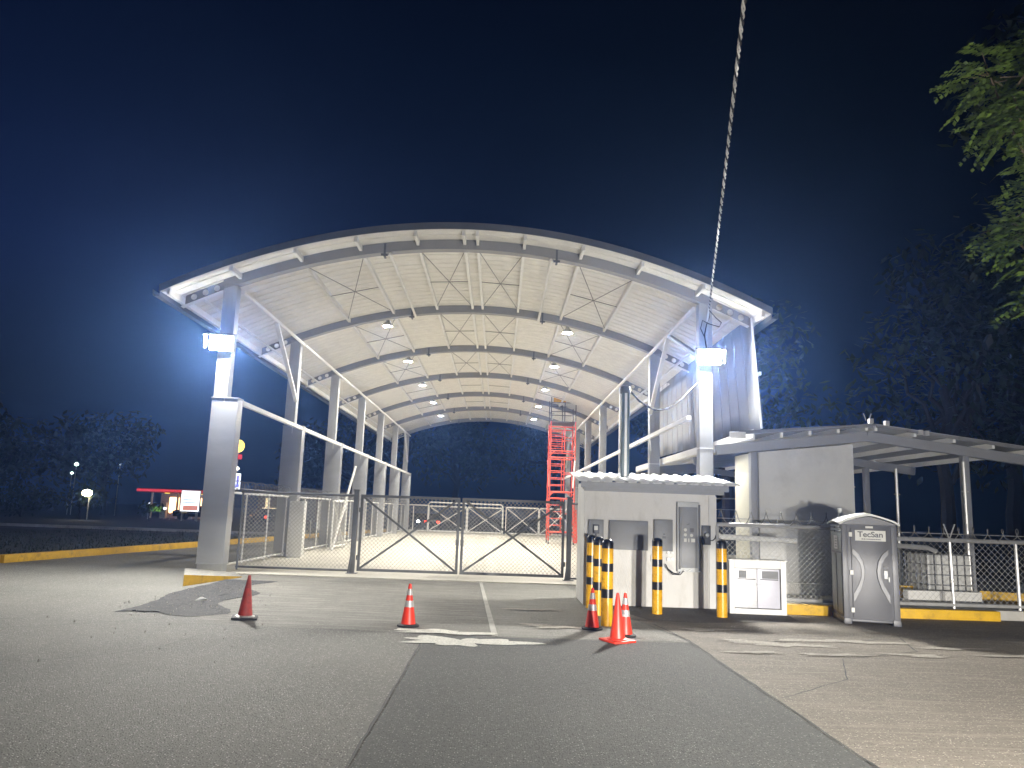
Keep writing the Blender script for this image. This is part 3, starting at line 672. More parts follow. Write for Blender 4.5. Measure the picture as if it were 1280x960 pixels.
# big switchboard
t = thing('switchboard', 'tall grey switchboard with black edges, gauges and white plates', 'switchboard', (4.08, yw, .80))
mb = MB(); mb.box(0, .50, -.12, 0, 0, 1.55); mb.build('case', M['panel_frame'], t, bevel=.006)
mb = MB(); mb.box(.02, .065, -.135, -.121, .06, 1.44); mb.box(.47, .515, -.135, -.121, .03, 1.50); mb.build('edge_strip', M['black'], t)
mb = MB(); mb.box(.075, .45, -.14, -.121, .09, 1.44); mb.build('door', M['panel'], t, bevel=.004)
for (x, z) in ((.17, .93), (.17, .82), (.31, .81)):
    mb = MB(); mb.lathe([(.035, 0), (.035, .012), (.02, .016)], 14); o = mb.build('gauge', M['plate'], t); o.location = (x, -.141, z); o.rotation_euler = (PI / 2, 0, 0)
mb = MB(); mb.box(.27, .36, -.152, -.141, .88, .97); mb.build('display', M['ink'], t)
mb = MB(); mb.tube([(.21, -.15, 1.04), (.27, -.15, 1.07)], .008, 5); mb.build('handle', M['ink'], t)
for x0, x1 in ((.14, .20), (.235, .26), (.30, .39)):
    mb = MB(); mb.box(x0, x1, -.148, -.141, .66, .74); mb.build('name_plate', M['plate'], t)
mb = MB(); mb.tube([(.06, -.10, .0), (.02, -.13, -.05), (-.10, -.14, -.03), (-.22, -.12, .06), (-.27, -.1, .16)], .012, 6); mb.tube([(.14, -.12, .03), (.05, -.15, -.06), (-.12, -.15, -.06), (-.25, -.12, .10)], .011, 6); mb.build('loose_wire', M['cable_black'], t)
mb = MB(); mb.tube([(.12, -.137, .05), (.2, -.14, .0), (.3, -.14, .06)], .012, 6); mb.build('white_wire', M['white'], t)
t = thing('junction_box', 'cluster of small white junction boxes beside the lone bollard', 'junction box', (3.86, yw, 1.02))
mb = MB(); mb.box(.0, .07, -.06, 0, .16, .24); mb.box(.09, .15, -.05, 0, .16, .21); mb.build('upper_box', M['white'], t, bevel=.006)
mb = MB(); mb.box(.0, .08, -.06, 0, .0, .08); mb.box(.09, .16, -.05, 0, .02, .08); mb.build('lower_box', M['white'], t, bevel=.006)
mb = MB(); mb.box(3.50, 3.60, BY0 - .06, yw, 1.0, 1.15); tag(mb.build('socket_box', M['white'], None, bevel=.006), 'single white socket box left of the lone bollard', 'socket box')
t = panel('breaker_box', 'small dark breaker box with round glass meter at the right end of the wall', 4.65, 4.84, 1.41, 1.84, .10, M['panel_dark'])
mb = MB(); mb.lathe([(.055, 0), (.055, .06), (.04, .09), (.01, .1)], 18); o = mb.build('meter', M['panel_frame'], t); o.location = (.08, -.112, .22); o.rotation_euler = (PI / 2, 0, 0)
mb = MB(); mb.tube([(.15, -.1, .1), (.24, -.08, .10), (.30, -.05, .15), (.32, -.03, .22)], .010, 6); mb.build('loose_wire', M['cable_black'], t)
# service mast behind the meter house with weatherhead and drooping cable
t = thing('service_mast', 'dark teal service mast with rounded weatherhead rising behind the meter house roof', 'mast', (3.08, 19.0, 0))
mb = MB(); mb.box(-.1, .1, -.1, .1, 2.6, 5.02); mb.build('pole', M['mast'], t, bevel=.02)
mb = MB(); mb.lathe([(.10, 4.98), (.135, 5.02), (.14, 5.1), (.11, 5.17), (.04, 5.20)], 18); mb.build('weatherhead', M['dark'], t)
mb = MB(); mb.box(-.03, .03, -.128, -.101, 2.7, 5.0); mb.build('conduit', M['steel'], t)
pts = []
for i in range(22):
    f = i / 21; a = Vector((3.15, 18.95, 5.1)); b = Vector((5.87, 22.55, 6.05)); p = a.lerp(b, f); p.z -= .85 * math.sin(PI * f) * (1 - .45 * f); pts.append(p)
mb = MB(); mb.tube(pts, .022, 7); mb.tube([p + Vector((.03 * math.sin(i * 1.4), 0, .03 * math.cos(i * 1.4))) for i, p in enumerate(pts)], .012, 5); tag(mb.build('drooping_cable', M['cable_black'], None), 'dark cable drooping from the mast to the right front column', 'cable')
mb = MB(); mb.tube([(4.0, 20.8, 4.85), (4.02, 20.8, 4.3), (4.08, 20.8, 3.75)], .012, 5); tag(mb.build('hanging_wire', M['white'], None), 'thin white wire hanging from the drooping cable', 'wire')
# overhead twisted service cable: from a pole behind the photographer to the right front column
def cable_pt(f):
    a = Vector((-1.75, -10.0, 8.55)); b = Vector((6.13, 22.42, 8.22)); p = a.lerp(b, f); p.z -= 1.75 * f * (1 - f); return p
ct = thing('service_cable', 'twisted overhead service cable running down to the right front column', 'cable', (6.13, 22.42, 8.22))
N_ = 900
for ph, r, mm in ((0, .012, 'cable'), (2.09, .011, 'cable'), (4.19, .013, 'cable_black')):
    pts = []
    for i in range(N_ + 1):
        f = i / N_; p = cable_pt(f); a = f * 33.4 / .42 * 2 * PI + ph
        pts.append(p + Vector((math.cos(a) * .017, 0, math.sin(a) * .017)) - Vector((6.13, 22.42, 8.22)))
    mb = MB(); mb.tube(pts, r, 5); mb.build('strand', M[mm], ct)
mb = MB(); mb.tube([(0, 0, 0), (.02, .08, -.25), (-.06, .1, -.5), (-.12, .1, -.8), (-.06, .1, -1.2)], .018, 6); mb.build('tail_wire', M['cable_black'], ct)
mb = MB(); mb.tube([(0, 0, -.05), (.2, -.02, -.28), (.36, -.02, -.42), (.30, 0, -.55), (.0, .06, -.45), (-.18, .08, -.35), (-.24, .08, -.6), (-.1, .1, -.9)], .014, 6); mb.build('tail_wire', M['cable_black'], ct)
mb = MB(); mb.tube([(0, 0, .02), (-.02, .1, -.35), (-.03, .16, -1.25)], .03, 8); mb.build('dead_end_grip', M['steel'], ct)

# ------------------------------------------------------------------ bollards
def bollard(label, loc):
    t = thing('bollard', label, 'bollard', loc, 0, 'yellow and black striped bollards guarding the meter house')
    r = .108; zs = [0, .50, .66, .97, 1.12, 1.39]
    for a, b in ((0, .50), (.66, .97), (1.12, 1.39)):
        mb = MB(); prof = [(r, a), (r, b)]
        mb.lathe(prof, 28); mb.build('yellow_section', M['yellow'], t)
    for a, b in ((.50, .66), (.97, 1.12)):
        mb = MB(); mb.lathe([(r + .0015, a), (r + .0015, b)], 28); mb.build('black_band', M['black_gloss'], t)
    mb = MB(); mb.lathe([(r + .0015, 1.39), (r + .0015, 1.49), (r * .9, 1.525), (r * .62, 1.55), (r * .3, 1.562), (0, 1.566)], 28); mb.build('black_cap', M['black_gloss'], t)
    return t
M['black_gloss'] = mat('black bollard enamel', (.012, .012, .015), .3, 0, .2, 6)
b = bollard('front bollard of the row of three beside the driveway, orange cones at its foot', (2.07, 14.62, 0))
dup(b, (2.09, 16.05, 0), .7, 'middle bollard in the row of three beside the driveway')
dup(b, (2.09, 17.25, 0), 1.9, 'rear bollard of the row of three, nearest the meter house')
dup(b, (3.39, 16.55, 0), 2.6, 'lone bollard standing before the switchboard wall')
dup(b, (4.70, 16.38, 0), 4.1, 'bollard at the right corner of the meter house beside the white cabinet')

# ------------------------------------------------------------------ cones
def cone_body(h, r0, r1, z0): return [(r0, z0), (r0 * .97, z0 + .02), (r1, h - .02), (r1 * .7, h), (r1 * .55, h), (r1 * .5, h - .05)]
def striped_cone(label, loc, rz, h=.71, base='rubber', stripes=True, square=False, body='orange', lean=(0, 0), name='traffic_cone'):
    t = thing(name, label, 'traffic cone', loc, rz, 'orange traffic cones'); t.rotation_euler = (lean[0], lean[1], rz)
    mb = MB(); r0, r1, z0 = .125, .026, .045
    if square:
        mb.box(-.215, .215, -.215, .215, 0, .035); mb.build('base', M[base], t, bevel=.012)
        mb = MB(); mb.lathe([(.17, .036), (.165, .05), (.13, .06)], 28); mb.build('collar', M['reflect'] if body == 'orange_old' else M[body], t)
    else:
        mb.lathe([(.185, 0), (.19, .015), (.185, .03), (.15, .045)], 28); mb.build('base', M[base], t)
    mb = MB(); mb.lathe([(r0, z0), (r1, h - .025), (r1 * .8, h - .006), (r1 * .45, h)], 28); mb.build('cone_body', M[body], t)
    if stripes:
        def R(z): return r0 + (r1 - r0) * (z - z0) / (h - .025 - z0) + .0025
        for a, c in ((.325, .43), (.52, .625)):
            a *= h / .71; c *= h / .71
            mb = MB(); mb.lathe([(R(a), a), (R(c), c)], 28); mb.build('reflective_band', M['reflect'], t)
    return t
striped_cone('dirty dark red cone on a square black base, leftmost of all, no bands', (-4.33, 14.0, .01), .25, .74, 'rubber', False, True, 'orange_old', lean=(0, .03))
k0 = striped_cone('orange cone with two silver bands standing alone before the left gate leaf', (-1.46, 13.75, .005), 0)
k3 = dup(k0, (1.74, 14.1, .005), 1.2, 'orange cone with two silver bands left of the front bollard')
k5 = dup(k0, (2.21, 13.42, .005), 2.2, 'banded orange cone half hidden behind the plain bright cone')
striped_cone('plain bright orange cone with orange base in front of the bollard row', (2.0, 12.88, .005), .5, .76, 'orange', False, True, 'orange', lean=(.02, -.02))

# ------------------------------------------------------------------ white double door cabinet
t = thing('cabinet', 'low white double door cabinet with two louvred vents, right of the bollards', 'cabinet', (5.06, 17.05, 0), -.06)
mb = MB(); mb.box(0, .11, 0, .4, 0, 1.13); mb.box(1.10, 1.21, 0, .4, 0, 1.13); mb.box(.111, 1.099, 0, .4, 0, .12); mb.box(.111, 1.099, 0, .4, .97, 1.13); mb.box(.111, 1.099, .2, .4, .12, .97); mb.build('cabinet_frame', M['white'], t, bevel=.008)
mb = MB(); mb.box(-.03, 1.24, -.03, .42, 1.131, 1.15); mb.build('cabinet_top', M['stucco'], t, bevel=.004)
for x0, x1, mm in ((.125, .60, 'door_white'), (.61, 1.085, 'door_lilac')):
    M.setdefault('door_white', mat('scuffed white door paint', (.66, .66, .68), .45, .1, .05, 5, stain=(.42, .42, .45), stain_scale=4, stain_lo=.55, stain_hi=.75))
    M.setdefault('door_lilac', mat('pale lilac grey door paint', (.50, .50, .56), .45, .1, .05, 5))
    mb = MB(); mb.box(x0, x1, .06, .085, .135, .955); d = mb.build('door', M[mm], t, bevel=.004)
    mb = MB(); vx0, vx1 = (x0 + .10, x0 + .24) if x0 < .3 else (x0 + .11, x1 - .04)
    for q in range(6): mb.bar((vx0, .052, .77 + q * .026), (vx1, .052, .77 + q * .026), .018, .012)
    mb.build('vent', M['panel'], d, smooth=0)
    mb = MB(); mb.box(vx0 - .01, vx1 + .01, .0555, .0595, .755, .915); mb.build('vent_shade_plate', M['panel_dark'], d)  # dark plate painted in place of the shade behind the louvres
    mb = MB(); mb.box(x0 + .05, x1 - .03, .050, .058, .725, .745); mb.build('vent_sill', M['panel_dark'], d)
mb = MB(); mb.box(.585, .60, .04, .058, .60, .66); mb.tube([(.60, .045, .63), (.72, .04, .625)], .008, 6); mb.build('handle', M['panel_frame'], t)

# ------------------------------------------------------------------ portable toilet
PW, PD = 1.03, 1.22
pt = thing('portable_toilet', 'grey portable toilet with white roof and sign plate, standing on the road by the kerb', 'portable toilet', (7.10, 16.05, 0), math.radians(-13))
mb = MB(); mb.box(.0, PW, .0, PD, .10, 1.98); 
for x in (.0, PW - .10): mb.box(x - .012 if x == 0 else x, x + .10 if x == 0 else x + .112, -.014, -.001, .11, 1.97)
mb.build('shell', M['potty'], pt, bevel=.012)
mb = MB(); mb.box(-.02, .13, -.03, PD + .03, 0, .12); mb.box(PW - .13, PW + .02, -.03, PD + .03, 0, .12); mb.box(.131, PW - .131, 0.0, PD, .05, .0999); mb.build('skid_base', M['potty'], pt, bevel=.015)
# door with two curved pressed ribs
mb = MB(); mb.box(.16, PW - .16, -.03, -.001, .14, 1.93); d = mb.build('door', M['potty'], pt, bevel=.006)
for s in (0, 1):
    def X(v): return .175 + v if s == 0 else PW - .175 - v
    A = [(0, 1.50), (.12, 1.40), (.20, 1.26), (.235, 1.08), (.225, .92), (.16, .72), (.05, .52), (0, .44)]
    B_ = [(0, 1.40), (.07, 1.32), (.135, 1.21), (.165, 1.07), (.155, .93), (.10, .78), (.025, .64), (0, .60)]
    mb = MB(); n = len(A)
    vs = [(X(x), -.031, z) for x, z in A] + [(X(x), -.055, z) for x, z in [(a * .94, b) for a, b in A]] + [(X(x), -.055, z) for x, z in B_] + [(X(x), -.031, z) for x, z in B_]
    fs = []
    for i in range(n - 1):
        for k in range(3): fs.append((k * n + i, k * n + i + 1, (k + 1) * n + i + 1, (k + 1) * n + i))
    mb.add(vs, fs); mb.build('door_rib', M['potty_rib'], d, smooth=40)
mb = MB(); 
for z in (.28, 1.02, 1.78): mb.box(.12, .185, -.045, -.031, z - .045, z + .045)
mb.build('hinge', M['plate'], d, bevel=.004)
mb = MB(); mb.box(.76, .85, -.05, -.031, 1.12, 1.17); mb.build('occupied_dial', M['black'], d)
mb = MB(); mb.box(.76, .83, -.06, -.031, .92, 1.08); mb.box(.835, .86, -.07, -.031, .86, .96); mb.build('latch', M['panel_frame'], d, bevel=.005)
# gable over the door and curved white roof
mb = MB(); g = [(0, 1.982), (PW, 1.982), (PW, 2.0), (PW * .72, 2.10), (PW * .5, 2.15), (PW * .28, 2.10), (0, 2.0)]; mb.prism(g, .012, .06); mb.build('gable', M['potty'], pt)
mb = MB(); vs = []; fs = []; nx, nyy = 13, 9
for j in range(nyy):
    v = j / (nyy - 1)
    for i in range(nx):
        u = i / (nx - 1); s_ = abs(2 * u - 1); x = -.05 + (PW + .1) * u; y = -.07 + (PD + .14) * v
        z = 2.0 + .165 * (1 - s_ ** 1.35) * (1 - .25 * v) + .05 * math.sin(PI * v) - (.03 if s_ > .99 else 0)
        vs.append((x, y, z))
for j in range(nyy - 1):
    for i in range(nx - 1): a = j * nx + i; fs.append((a, a + 1, a + nx + 1, a + nx))
mb.add(vs, fs); o = mb.build('roof', M['potty_roof'], pt, smooth=50); so = o.modifiers.new('thickness', 'SOLIDIFY'); so.thickness = .035; so.offset = 1
mb = MB(); mb.tube([(.18, PD - .15, 2.0), (.18, PD - .15, 2.32)], .045, 12); mb.build('vent_pipe', M['potty_roof'], pt)
# left side: vent louvres, notice, panels
mb = MB(); mb.box(-.012, -.001, .08, PD - .08, 1.42, 1.95); mb.build('side_panel', M['potty_side_lit'], pt, bevel=.006)
for y0, y1 in ((.10, .58), (.66, 1.14)):
    mb = MB(); mb.box(-.012, -.001, y0, y1, .18, 1.38); mb.build('side_panel', M['potty_side_lit'], pt, bevel=.008)
    mb = MB(); mb.box(-.03, -.0121, y0, y1, 1.90, 1.925); mb.box(-.03, -.0121, y0, y1, 1.82, 1.845); mb.build('vent_slat', M['panel_dark'], pt)
mb = MB(); mb.box(-.018, -.0122, .42, .80, 1.46, 1.74); nt_ = mb.build('notice', M['paper'], pt)
mb = MB(); rd = random.Random(5)
for q in range(4): mb.box(-.0195, -.0181, .48, .74 - rd.uniform(0, .06), 1.50 + q * .055, 1.525 + q * .055)
mb.build('notice_print', M['panel_frame'], nt_)
mb = MB(); mb.box(.24, PW - .16 - .05, -.045, -.031, 1.66, 1.87); sg = mb.build('sign_plate', M['plate'], d)
def text(body, size, m, parent, loc, ext=.002, name='lettering', bold=.0, sx=1.0):
    cu = bpy.data.curves.new(name, 'FONT'); cu.body = body; cu.size = size; cu.extrude = ext; cu.offset = bold; cu.align_x = 'CENTER'; cu.align_y = 'CENTER'
    tmp = bpy.data.objects.new(name, cu); C.objects.link(tmp); bpy.context.view_layer.update()
    me = bpy.data.meshes.new_from_object(tmp.evaluated_get(bpy.context.evaluated_depsgraph_get())); bpy.data.objects.remove(tmp); bpy.data.curves.remove(cu)
    me.materials.clear(); me.materials.append(m); o = bpy.data.objects.new(name, me); C.objects.link(o); o.parent = parent; o.location = loc; o.rotation_euler = (PI / 2, 0, 0); o.scale = (sx, 1, 1); return o
text('TecSan', .155, M['ink'], sg, (PW / 2 + .015, -.048, 1.785), bold=.003, sx=1.08)
mb = MB(); rd = random.Random(2); x = .36
while x < .70:
    w_ = rd.uniform(.015, .03); mb.box(x, x + w_, -.0475, -.0455, 1.685, 1.705); x += w_ + .01
mb.build('small_print', M['ink'], sg)
mb = MB(); mb.box(PW / 2 - .07, PW / 2 + .07, -.045, -.031, 1.945 - .03, 1.985 - .03); mb.build('small_plate', M['plate'], d)
mb = MB(); mb.box(PW + .013, PW + .02, -.005, .03, .62, .70); mb.build('blue_sticker', mat('blue sticker', (.05, .06, .25), .5), pt)

# ------------------------------------------------------------------ annex: open shed with low gable, to the right of the canopy
AX, AY = 6.42, 19.7; AXR = 13.6; RX = 9.45; AYB = 36.0
an = thing('open_shed', 'low open shed with shallow gable roof, white infill wall and steel posts', 'shed', (AX, AY, 0))
def rz_(X):   # underside of the roof steel at world X
    return 3.74 + (4.10 - 3.74) * (X - 6.4) / (RX - 6.4) if X < RX else 4.10 - (4.10 - 3.62) * (X - RX) / (AXR - RX)
def L3(X, Y, Z): return (X - AX, Y - AY, Z)
mb = MB(); mb.box(.02, .20, .03, .23, .2, 3.73); mb.build('column', M['beam'], an, bevel=.006)
for Yc in (19.8, 25.2, 30.6, 35.8):
    mb = MB(); mb.box(12.0 - AX - .08, 12.0 - AX + .08, Yc - AY - .09, Yc - AY + .09, .2, rz_(12.0)); mb.build('column', M['beam'], an, bevel=.006)
    if Yc > 20:
        mb = MB(); mb.box(.03, .19, Yc - AY - .09, Yc - AY + .09, .2, 3.74); mb.build('column', M['beam'], an, bevel=.006)
for Yc in (19.62, 23.0):
    mb = MB(); mb.tube([L3(11.87, Yc, .2), L3(11.87, Yc, 3.66)], .045, 8); mb.tube([L3(11.78, Yc, 2.9), L3(11.96, Yc, 2.9)], .02, 6); mb.build('down_pipe', M['steel'], an)
for Yc in (19.75, 25.2, 30.6, 35.8):
    mb = MB(); mb.bar(L3(5.55 if Yc < 20 else 6.35, Yc, rz_(6.4) + .10 - (.1 if Yc < 20 else 0)), L3(RX, Yc, rz_(RX) + .13), .16, .25); mb.build('rafter', M['beam'], an, smooth=0)
    mb = MB(); mb.bar(L3(RX, Yc, rz_(RX) + .132), L3(AXR, Yc, rz_(AXR) + .13), .162, .25); mb.build('rafter', M['beam'], an, smooth=0)
for s in (-1, 1):
    for q in range(5):
        f = q / 4; X = RX - .12 + (6.42 - RX + .12) * f if s < 0 else RX + .12 + (AXR - RX - .15) * f
        mb = MB(); mb.box(X - AX - .035, X - AX + .035, -.25, AYB - AY, rz_(X) + .262, rz_(X) + .40); mb.build('purlin', M['purlin'], an, smooth=0)
def slope(X0, X1):
    mb = MB(); vs = []; fs = []; n = 0; y = AY - .45; cl = []
    while y < AYB: cl += [(y, 0), (y + .2, 0), (y + .23, .035), (y + .29, .035), (y + .32, 0)]; y += .32
    for yy, h in cl:
        for X in (X0, X1): vs.append(L3(X, yy, rz_(min(max(X, 6.4), AXR)) + .405 + h + (0)))
    for i in range(len(cl) - 1): fs.append((2 * i, 2 * i + 1, 2 * i + 3, 2 * i + 2))
    mb.add(vs, fs); o = mb.build('roof', M['clad'], an, smooth=20); so = o.modifiers.new('thickness', 'SOLIDIFY'); so.thickness = .012
slope(6.4, RX); slope(RX, AXR + .1)
mb = MB(); mb.bar(L3(6.0, AY - .42, 4.16), L3(RX - .05, AY - .42, rz_(RX) + .36), .03, .09); mb.build('front_fascia', M['clad_dull'], an, smooth=0)
mb = MB(); mb.bar(L3(RX + .05, AY - .42, rz_(RX) + .36), L3(AXR + .1, AY - .42, rz_(AXR) + .36), .03, .09); mb.build('front_fascia', M['clad_dull'], an, smooth=0)
mb = MB(); mb.box(-.06, -.03, -.4, AYB - AY, 4.04, 4.26); mb.build('eave_fascia', M['white'], an, smooth=0)
mb = MB(); mb.box(-.65, -.25, -.44, -.38, 4.02, 4.18); mb.build('gutter_end', M['white'], an, bevel=.01)
for X, Z in ((9.35, .42), (9.75, .40), (10.6, .30), (10.75, .30)):
    mb = MB(); mb.box(X - AX - .05, X - AX + .05, -.5, -.38, rz_(X) + Z, rz_(X) + Z + .12); mb.build('roof_clip', M['steel'], an)
mb = MB(); mb.tube([L3(9.3, AY - .3, 4.6), L3(9.24, AY - .3, 4.78)], .012, 5); mb.tube([L3(9.38, AY - .3, 4.6), L3(9.44, AY - .3, 4.78)], .012, 5); mb.build('loose_stub', M['steel'], an)
mb = MB(); mb.prism([(L3(6.66, 0, 0)[0], .2), (L3(9.12, 0, 0)[0], .2), (L3(9.12, 0, 0)[0], rz_(9.1) - .04), (L3(6.66, 0, 0)[0], rz_(6.66) - .04)], .10, .26); mb.build('infill_wall', M['wallgrey'], an, bevel=.006)
mb = MB(); mb.box(.03, .17, .24, 1.42, .2, 3.70); mb.build('side_wall', M['cream'], an, bevel=.006)
mb = MB(); mb.box(-.0, 2.85, .02, .09, .2, .48); mb.build('wall_plinth', M['stucco'], an, bevel=.01)
for yy, z in ((26.0, 3.1), (31.0, 2.75)):
    mb = MB(); mb.tube([L3(6.3, yy, z), L3(12, yy, z + .12)], .03, 6); mb.build('tie_pipe', M['steel'], an)
mb = MB(); mb.tube([L3(6.9, 25, .2), L3(6.9, 25, 2.3), L3(7.9, 25, 2.3), L3(7.9, 25, .2)], .03, 6); mb.build('door_hoop', M['steel'], an)
for X, Y in ((11.62, 19.55), (10.35, 19.9)):
    mb = MB(); mb.box(X - .16, X + .16, Y - .12, Y + .12, .2, .50); tag(mb.build('footing_block', M['kerb_yellow'], None, bevel=.01), 'yellow block at the foot of the shed corner post' if X > 11 else 'yellow block peeping out left of the caged tank', 'block')

# ------------------------------------------------------------------ caged water tank
tk = thing('caged_tank', 'milky plastic water tank in a metal cage under the open shed', 'tank', (10.5, 19.1, .2), 0)
TW, TD, TH = 1.12, 1.0, 1.12
mb = MB(); mb.box(.02, TW - .02, .02, TD - .02, .13, TH); mb.build('tank_body', M['tank'], tk, bevel=.06)
mb = MB()
for i in range(7):
    x = TW * i / 6; mb.box(x - .013, x + .013, -.014, .012, .12, TH + .01); 
for k in range(5):
    z = .16 + (TH - .16) * k / 4; mb.box(-.015, TW + .015, -.028, -.0145, z - .012, z + .012); mb.box(-.03, -.015, 0, TD, z - .012, z + .012); mb.box(TW + .015, TW + .03, 0, TD, z - .012, z + .012)
for i in range(5):
    y = TD * i / 4; mb.box(-.014, .012, y - .013, y + .013, .12, TH + .01); mb.box(TW - .012, TW + .014, y - .013, y + .013, .12, TH + .01)
mb.build('cage', M['cage'], tk, smooth=0)
mb = MB(); mb.box(0, TW, 0, TD, .08, .12); 
for x in (0, TW / 2 - .07, TW - .14): mb.box(x, x + .14, 0, TD, 0, .08)
mb.build('pallet', M['panel_dark'], tk)
mb = MB(); mb.lathe([(.1, 0), (.1, .04), (.03, .05)], 16, (TW / 2, TD / 2, TH)); mb.build('filler_cap', M['panel_dark'], tk)
mb = MB(); mb.tube([(TW / 2, -.02, .2), (TW / 2, -.12, .2), (TW / 2, -.12, .14)], .03, 8); mb.build('tap', M['panel_dark'], tk)

# ------------------------------------------------------------------ scaffold tower on wheels
sc = thing('scaffold_tower', 'tall red orange rolling scaffold tower with grey guard rail, inside the canopy', 'scaffold', (3.32, 50.6, .035))
SW, SD = 1.62, 2.0; r = .045
LV = [.75, 3.35, 6.0]; top = 8.0
for y in (0, SD):
    for q, z0 in enumerate(LV):
        z1 = LV[q + 1] if q < 2 else top
        mb = MB(); mb.tube([(0, y, z0 - .05 if q else .2), (0, y, z1 - .06)], r, 8); mb.tube([(SW, y, z0 - .05 if q else .2), (SW, y, z1 - .06)], r, 8)
        for z in (z0, z1 - .42): mb.tube([(0, y, z), (SW, y, z)], r * .9, 8)
        mb.tube([(SW * .57, y, z0), (SW * .57, y, z1 - .42)], r * .8, 8)
        for z in [z0 + (z1 - .42 - z0) * k / 6 for k in (1.2, 2.4, 3.6, 4.8)]: mb.tube([(0, y, z), (SW * .57, y, z)], r * .65, 6)
        for z in (z0 + (z1 - .42 - z0) * .55,): mb.tube([(SW * .57, y, z), (SW, y, z)], r * .65, 6)
        mb.tube([(0, y, z0 - .28), (.3, y, z0)], r * .7, 6); mb.tube([(SW, y, z0 - .28), (SW - .3, y, z0)], r * .7, 6)
        mb.build('end_frame', M['scaffold'], sc)
for q, z0 in enumerate(LV):
    z1 = LV[q + 1] if q < 2 else top
    for x in (-.05, SW + .05):
        mb = MB(); mb.tube([(x, 0, z0 + .3), (x, SD, z1 - .5)], r * .5, 6); mb.build('cross_brace', M['scaffold'], sc)
        mb = MB(); mb.tube([(x, SD, z0 + .3), (x, 0, z1 - .5)], r * .5, 6); mb.build('cross_brace', M['scaffold'], sc)
mb = MB(); mb.tube([(0, 0, 1.0), (SW, SD, 2.6)], r * .5, 6); mb.tube([(SW, 0, 1.0), (0, SD, 2.6)], r * .5, 6); mb.build('plan_brace', M['purlin'], sc)
mb = MB(); mb.box(-.02, SW + .02, -.02, SD + .02, 7.9, 7.96); mb.build('deck', M['cage'], sc)
for y in (0, SD):
    mb = MB()
    for x in (0, SW * .55, SW): mb.tube([(x, y, 7.97), (x, y, 9.9)], r * .75, 6)
    for z in (8.6, 9.2, 9.88): mb.tube([(0, y, z), (SW, y, z)], r * .6, 6)
    mb.build('guard_rail', M['cage'], sc)
for x in (0, SW):
    mb = MB()
    for z in (8.6, 9.2, 9.88): mb.tube([(x, 0, z), (x, SD, z)], r * .6, 6)
    mb.build('guard_rail', M['cage'], sc)
mb = MB(); mb.box(.12, .95, -.06, -.05, 9.22, 9.75); mb.build('yellow_board', M['rust'], sc)
for x in (0, SW):
    for y in (0, SD):
        mb = MB(); mb.tube([(x, y, .2), (x, y, .12)], .03, 8); o = mb.build('caster', M['panel_frame'], sc)
        mb = MB(); mb.tube([(x - .03, y, .11), (x + .03, y, .11)], .11, 14); mb.build('wheel', M['rubber'], o)
mb = MB(); mb.bar((SW + .12, -.1, .1), (SW + .05, .2, 2.2), .28, .12); mb.build('red_sheet', M['scaffold'], sc)
mb = MB(); mb.bar((SW - .12, -.12, 3.6), (SW - .02, -.1, 5.4), .10, .02); mb.build('white_ribbon', M['paper'], sc)

# ------------------------------------------------------------------ trees
def limb(mb, p, q, r0, r1, rd, n=6, wob=.06):
    p = Vector(p); q = Vector(q); L_ = (q - p).length
    pts = [p.lerp(q, i / n) + Vector((rd.uniform(-1, 1), rd.uniform(-1, 1), rd.uniform(-1, 1))) * wob * L_ * (0 if i in (0, n) else 1) * .5 for i in range(n + 1)]
    mb.tube(pts, r0, 8, r1)
def leaf_cloud(mb, centres, per, size, rd, droop=.3):
    for c, rr in centres:
        for _ in range(int(per * rr * rr)):
            d = Vector((rd.gauss(0, 1), rd.gauss(0, 1), rd.gauss(0, .75))).normalized() * rr * rd.random() ** .4
            p = Vector(c) + d; a = rd.uniform(0, 2 * PI); t = rd.uniform(-.9, .4) - droop
            u = Vector((math.cos(a) * math.cos(t), math.sin(a) * math.cos(t), math.sin(t))); w = u.cross(Vector((rd.uniform(-.4, .4), rd.uniform(-.4, .4), 1))).normalized()
            s = size * rd.uniform(.6, 1.3); mb.add([p, p + u * s * .5 + w * s * .22, p + u * s, p + u * s * .5 - w * s * .22], [(0, 1, 2, 3)])
def frond_cloud(mb, tips, rd, size=.16):
    """pinnate sprays: a stalk with paired leaflets"""
    for p, d, n in tips:
        p = Vector(p); d = Vector(d).normalized()
        side = d.cross(Vector((0, 0, 1))).normalized()
        for k in range(n):
            f = k / n; q = p + d * (f * size * 4.2) - Vector((0, 0, 1)) * (f * f * size * .9)
            for s in (-1, 1):
                u = (side * s + d * .35 + Vector((0, 0, -.22)) + Vector((rd.uniform(-.2, .2),) * 3)).normalized(); w = u.cross(Vector((rd.uniform(-.3, .3), rd.uniform(-.3, .3), 1))).normalized()
                sz = size * (1.15 - .5 * abs(f - .4)) * rd.uniform(.8, 1.15)
                mb.add([q, q + u * sz * .45 + w * sz * .30, q + u * sz, q + u * sz * .45 - w * sz * .30], [(0, 1, 2, 3)])
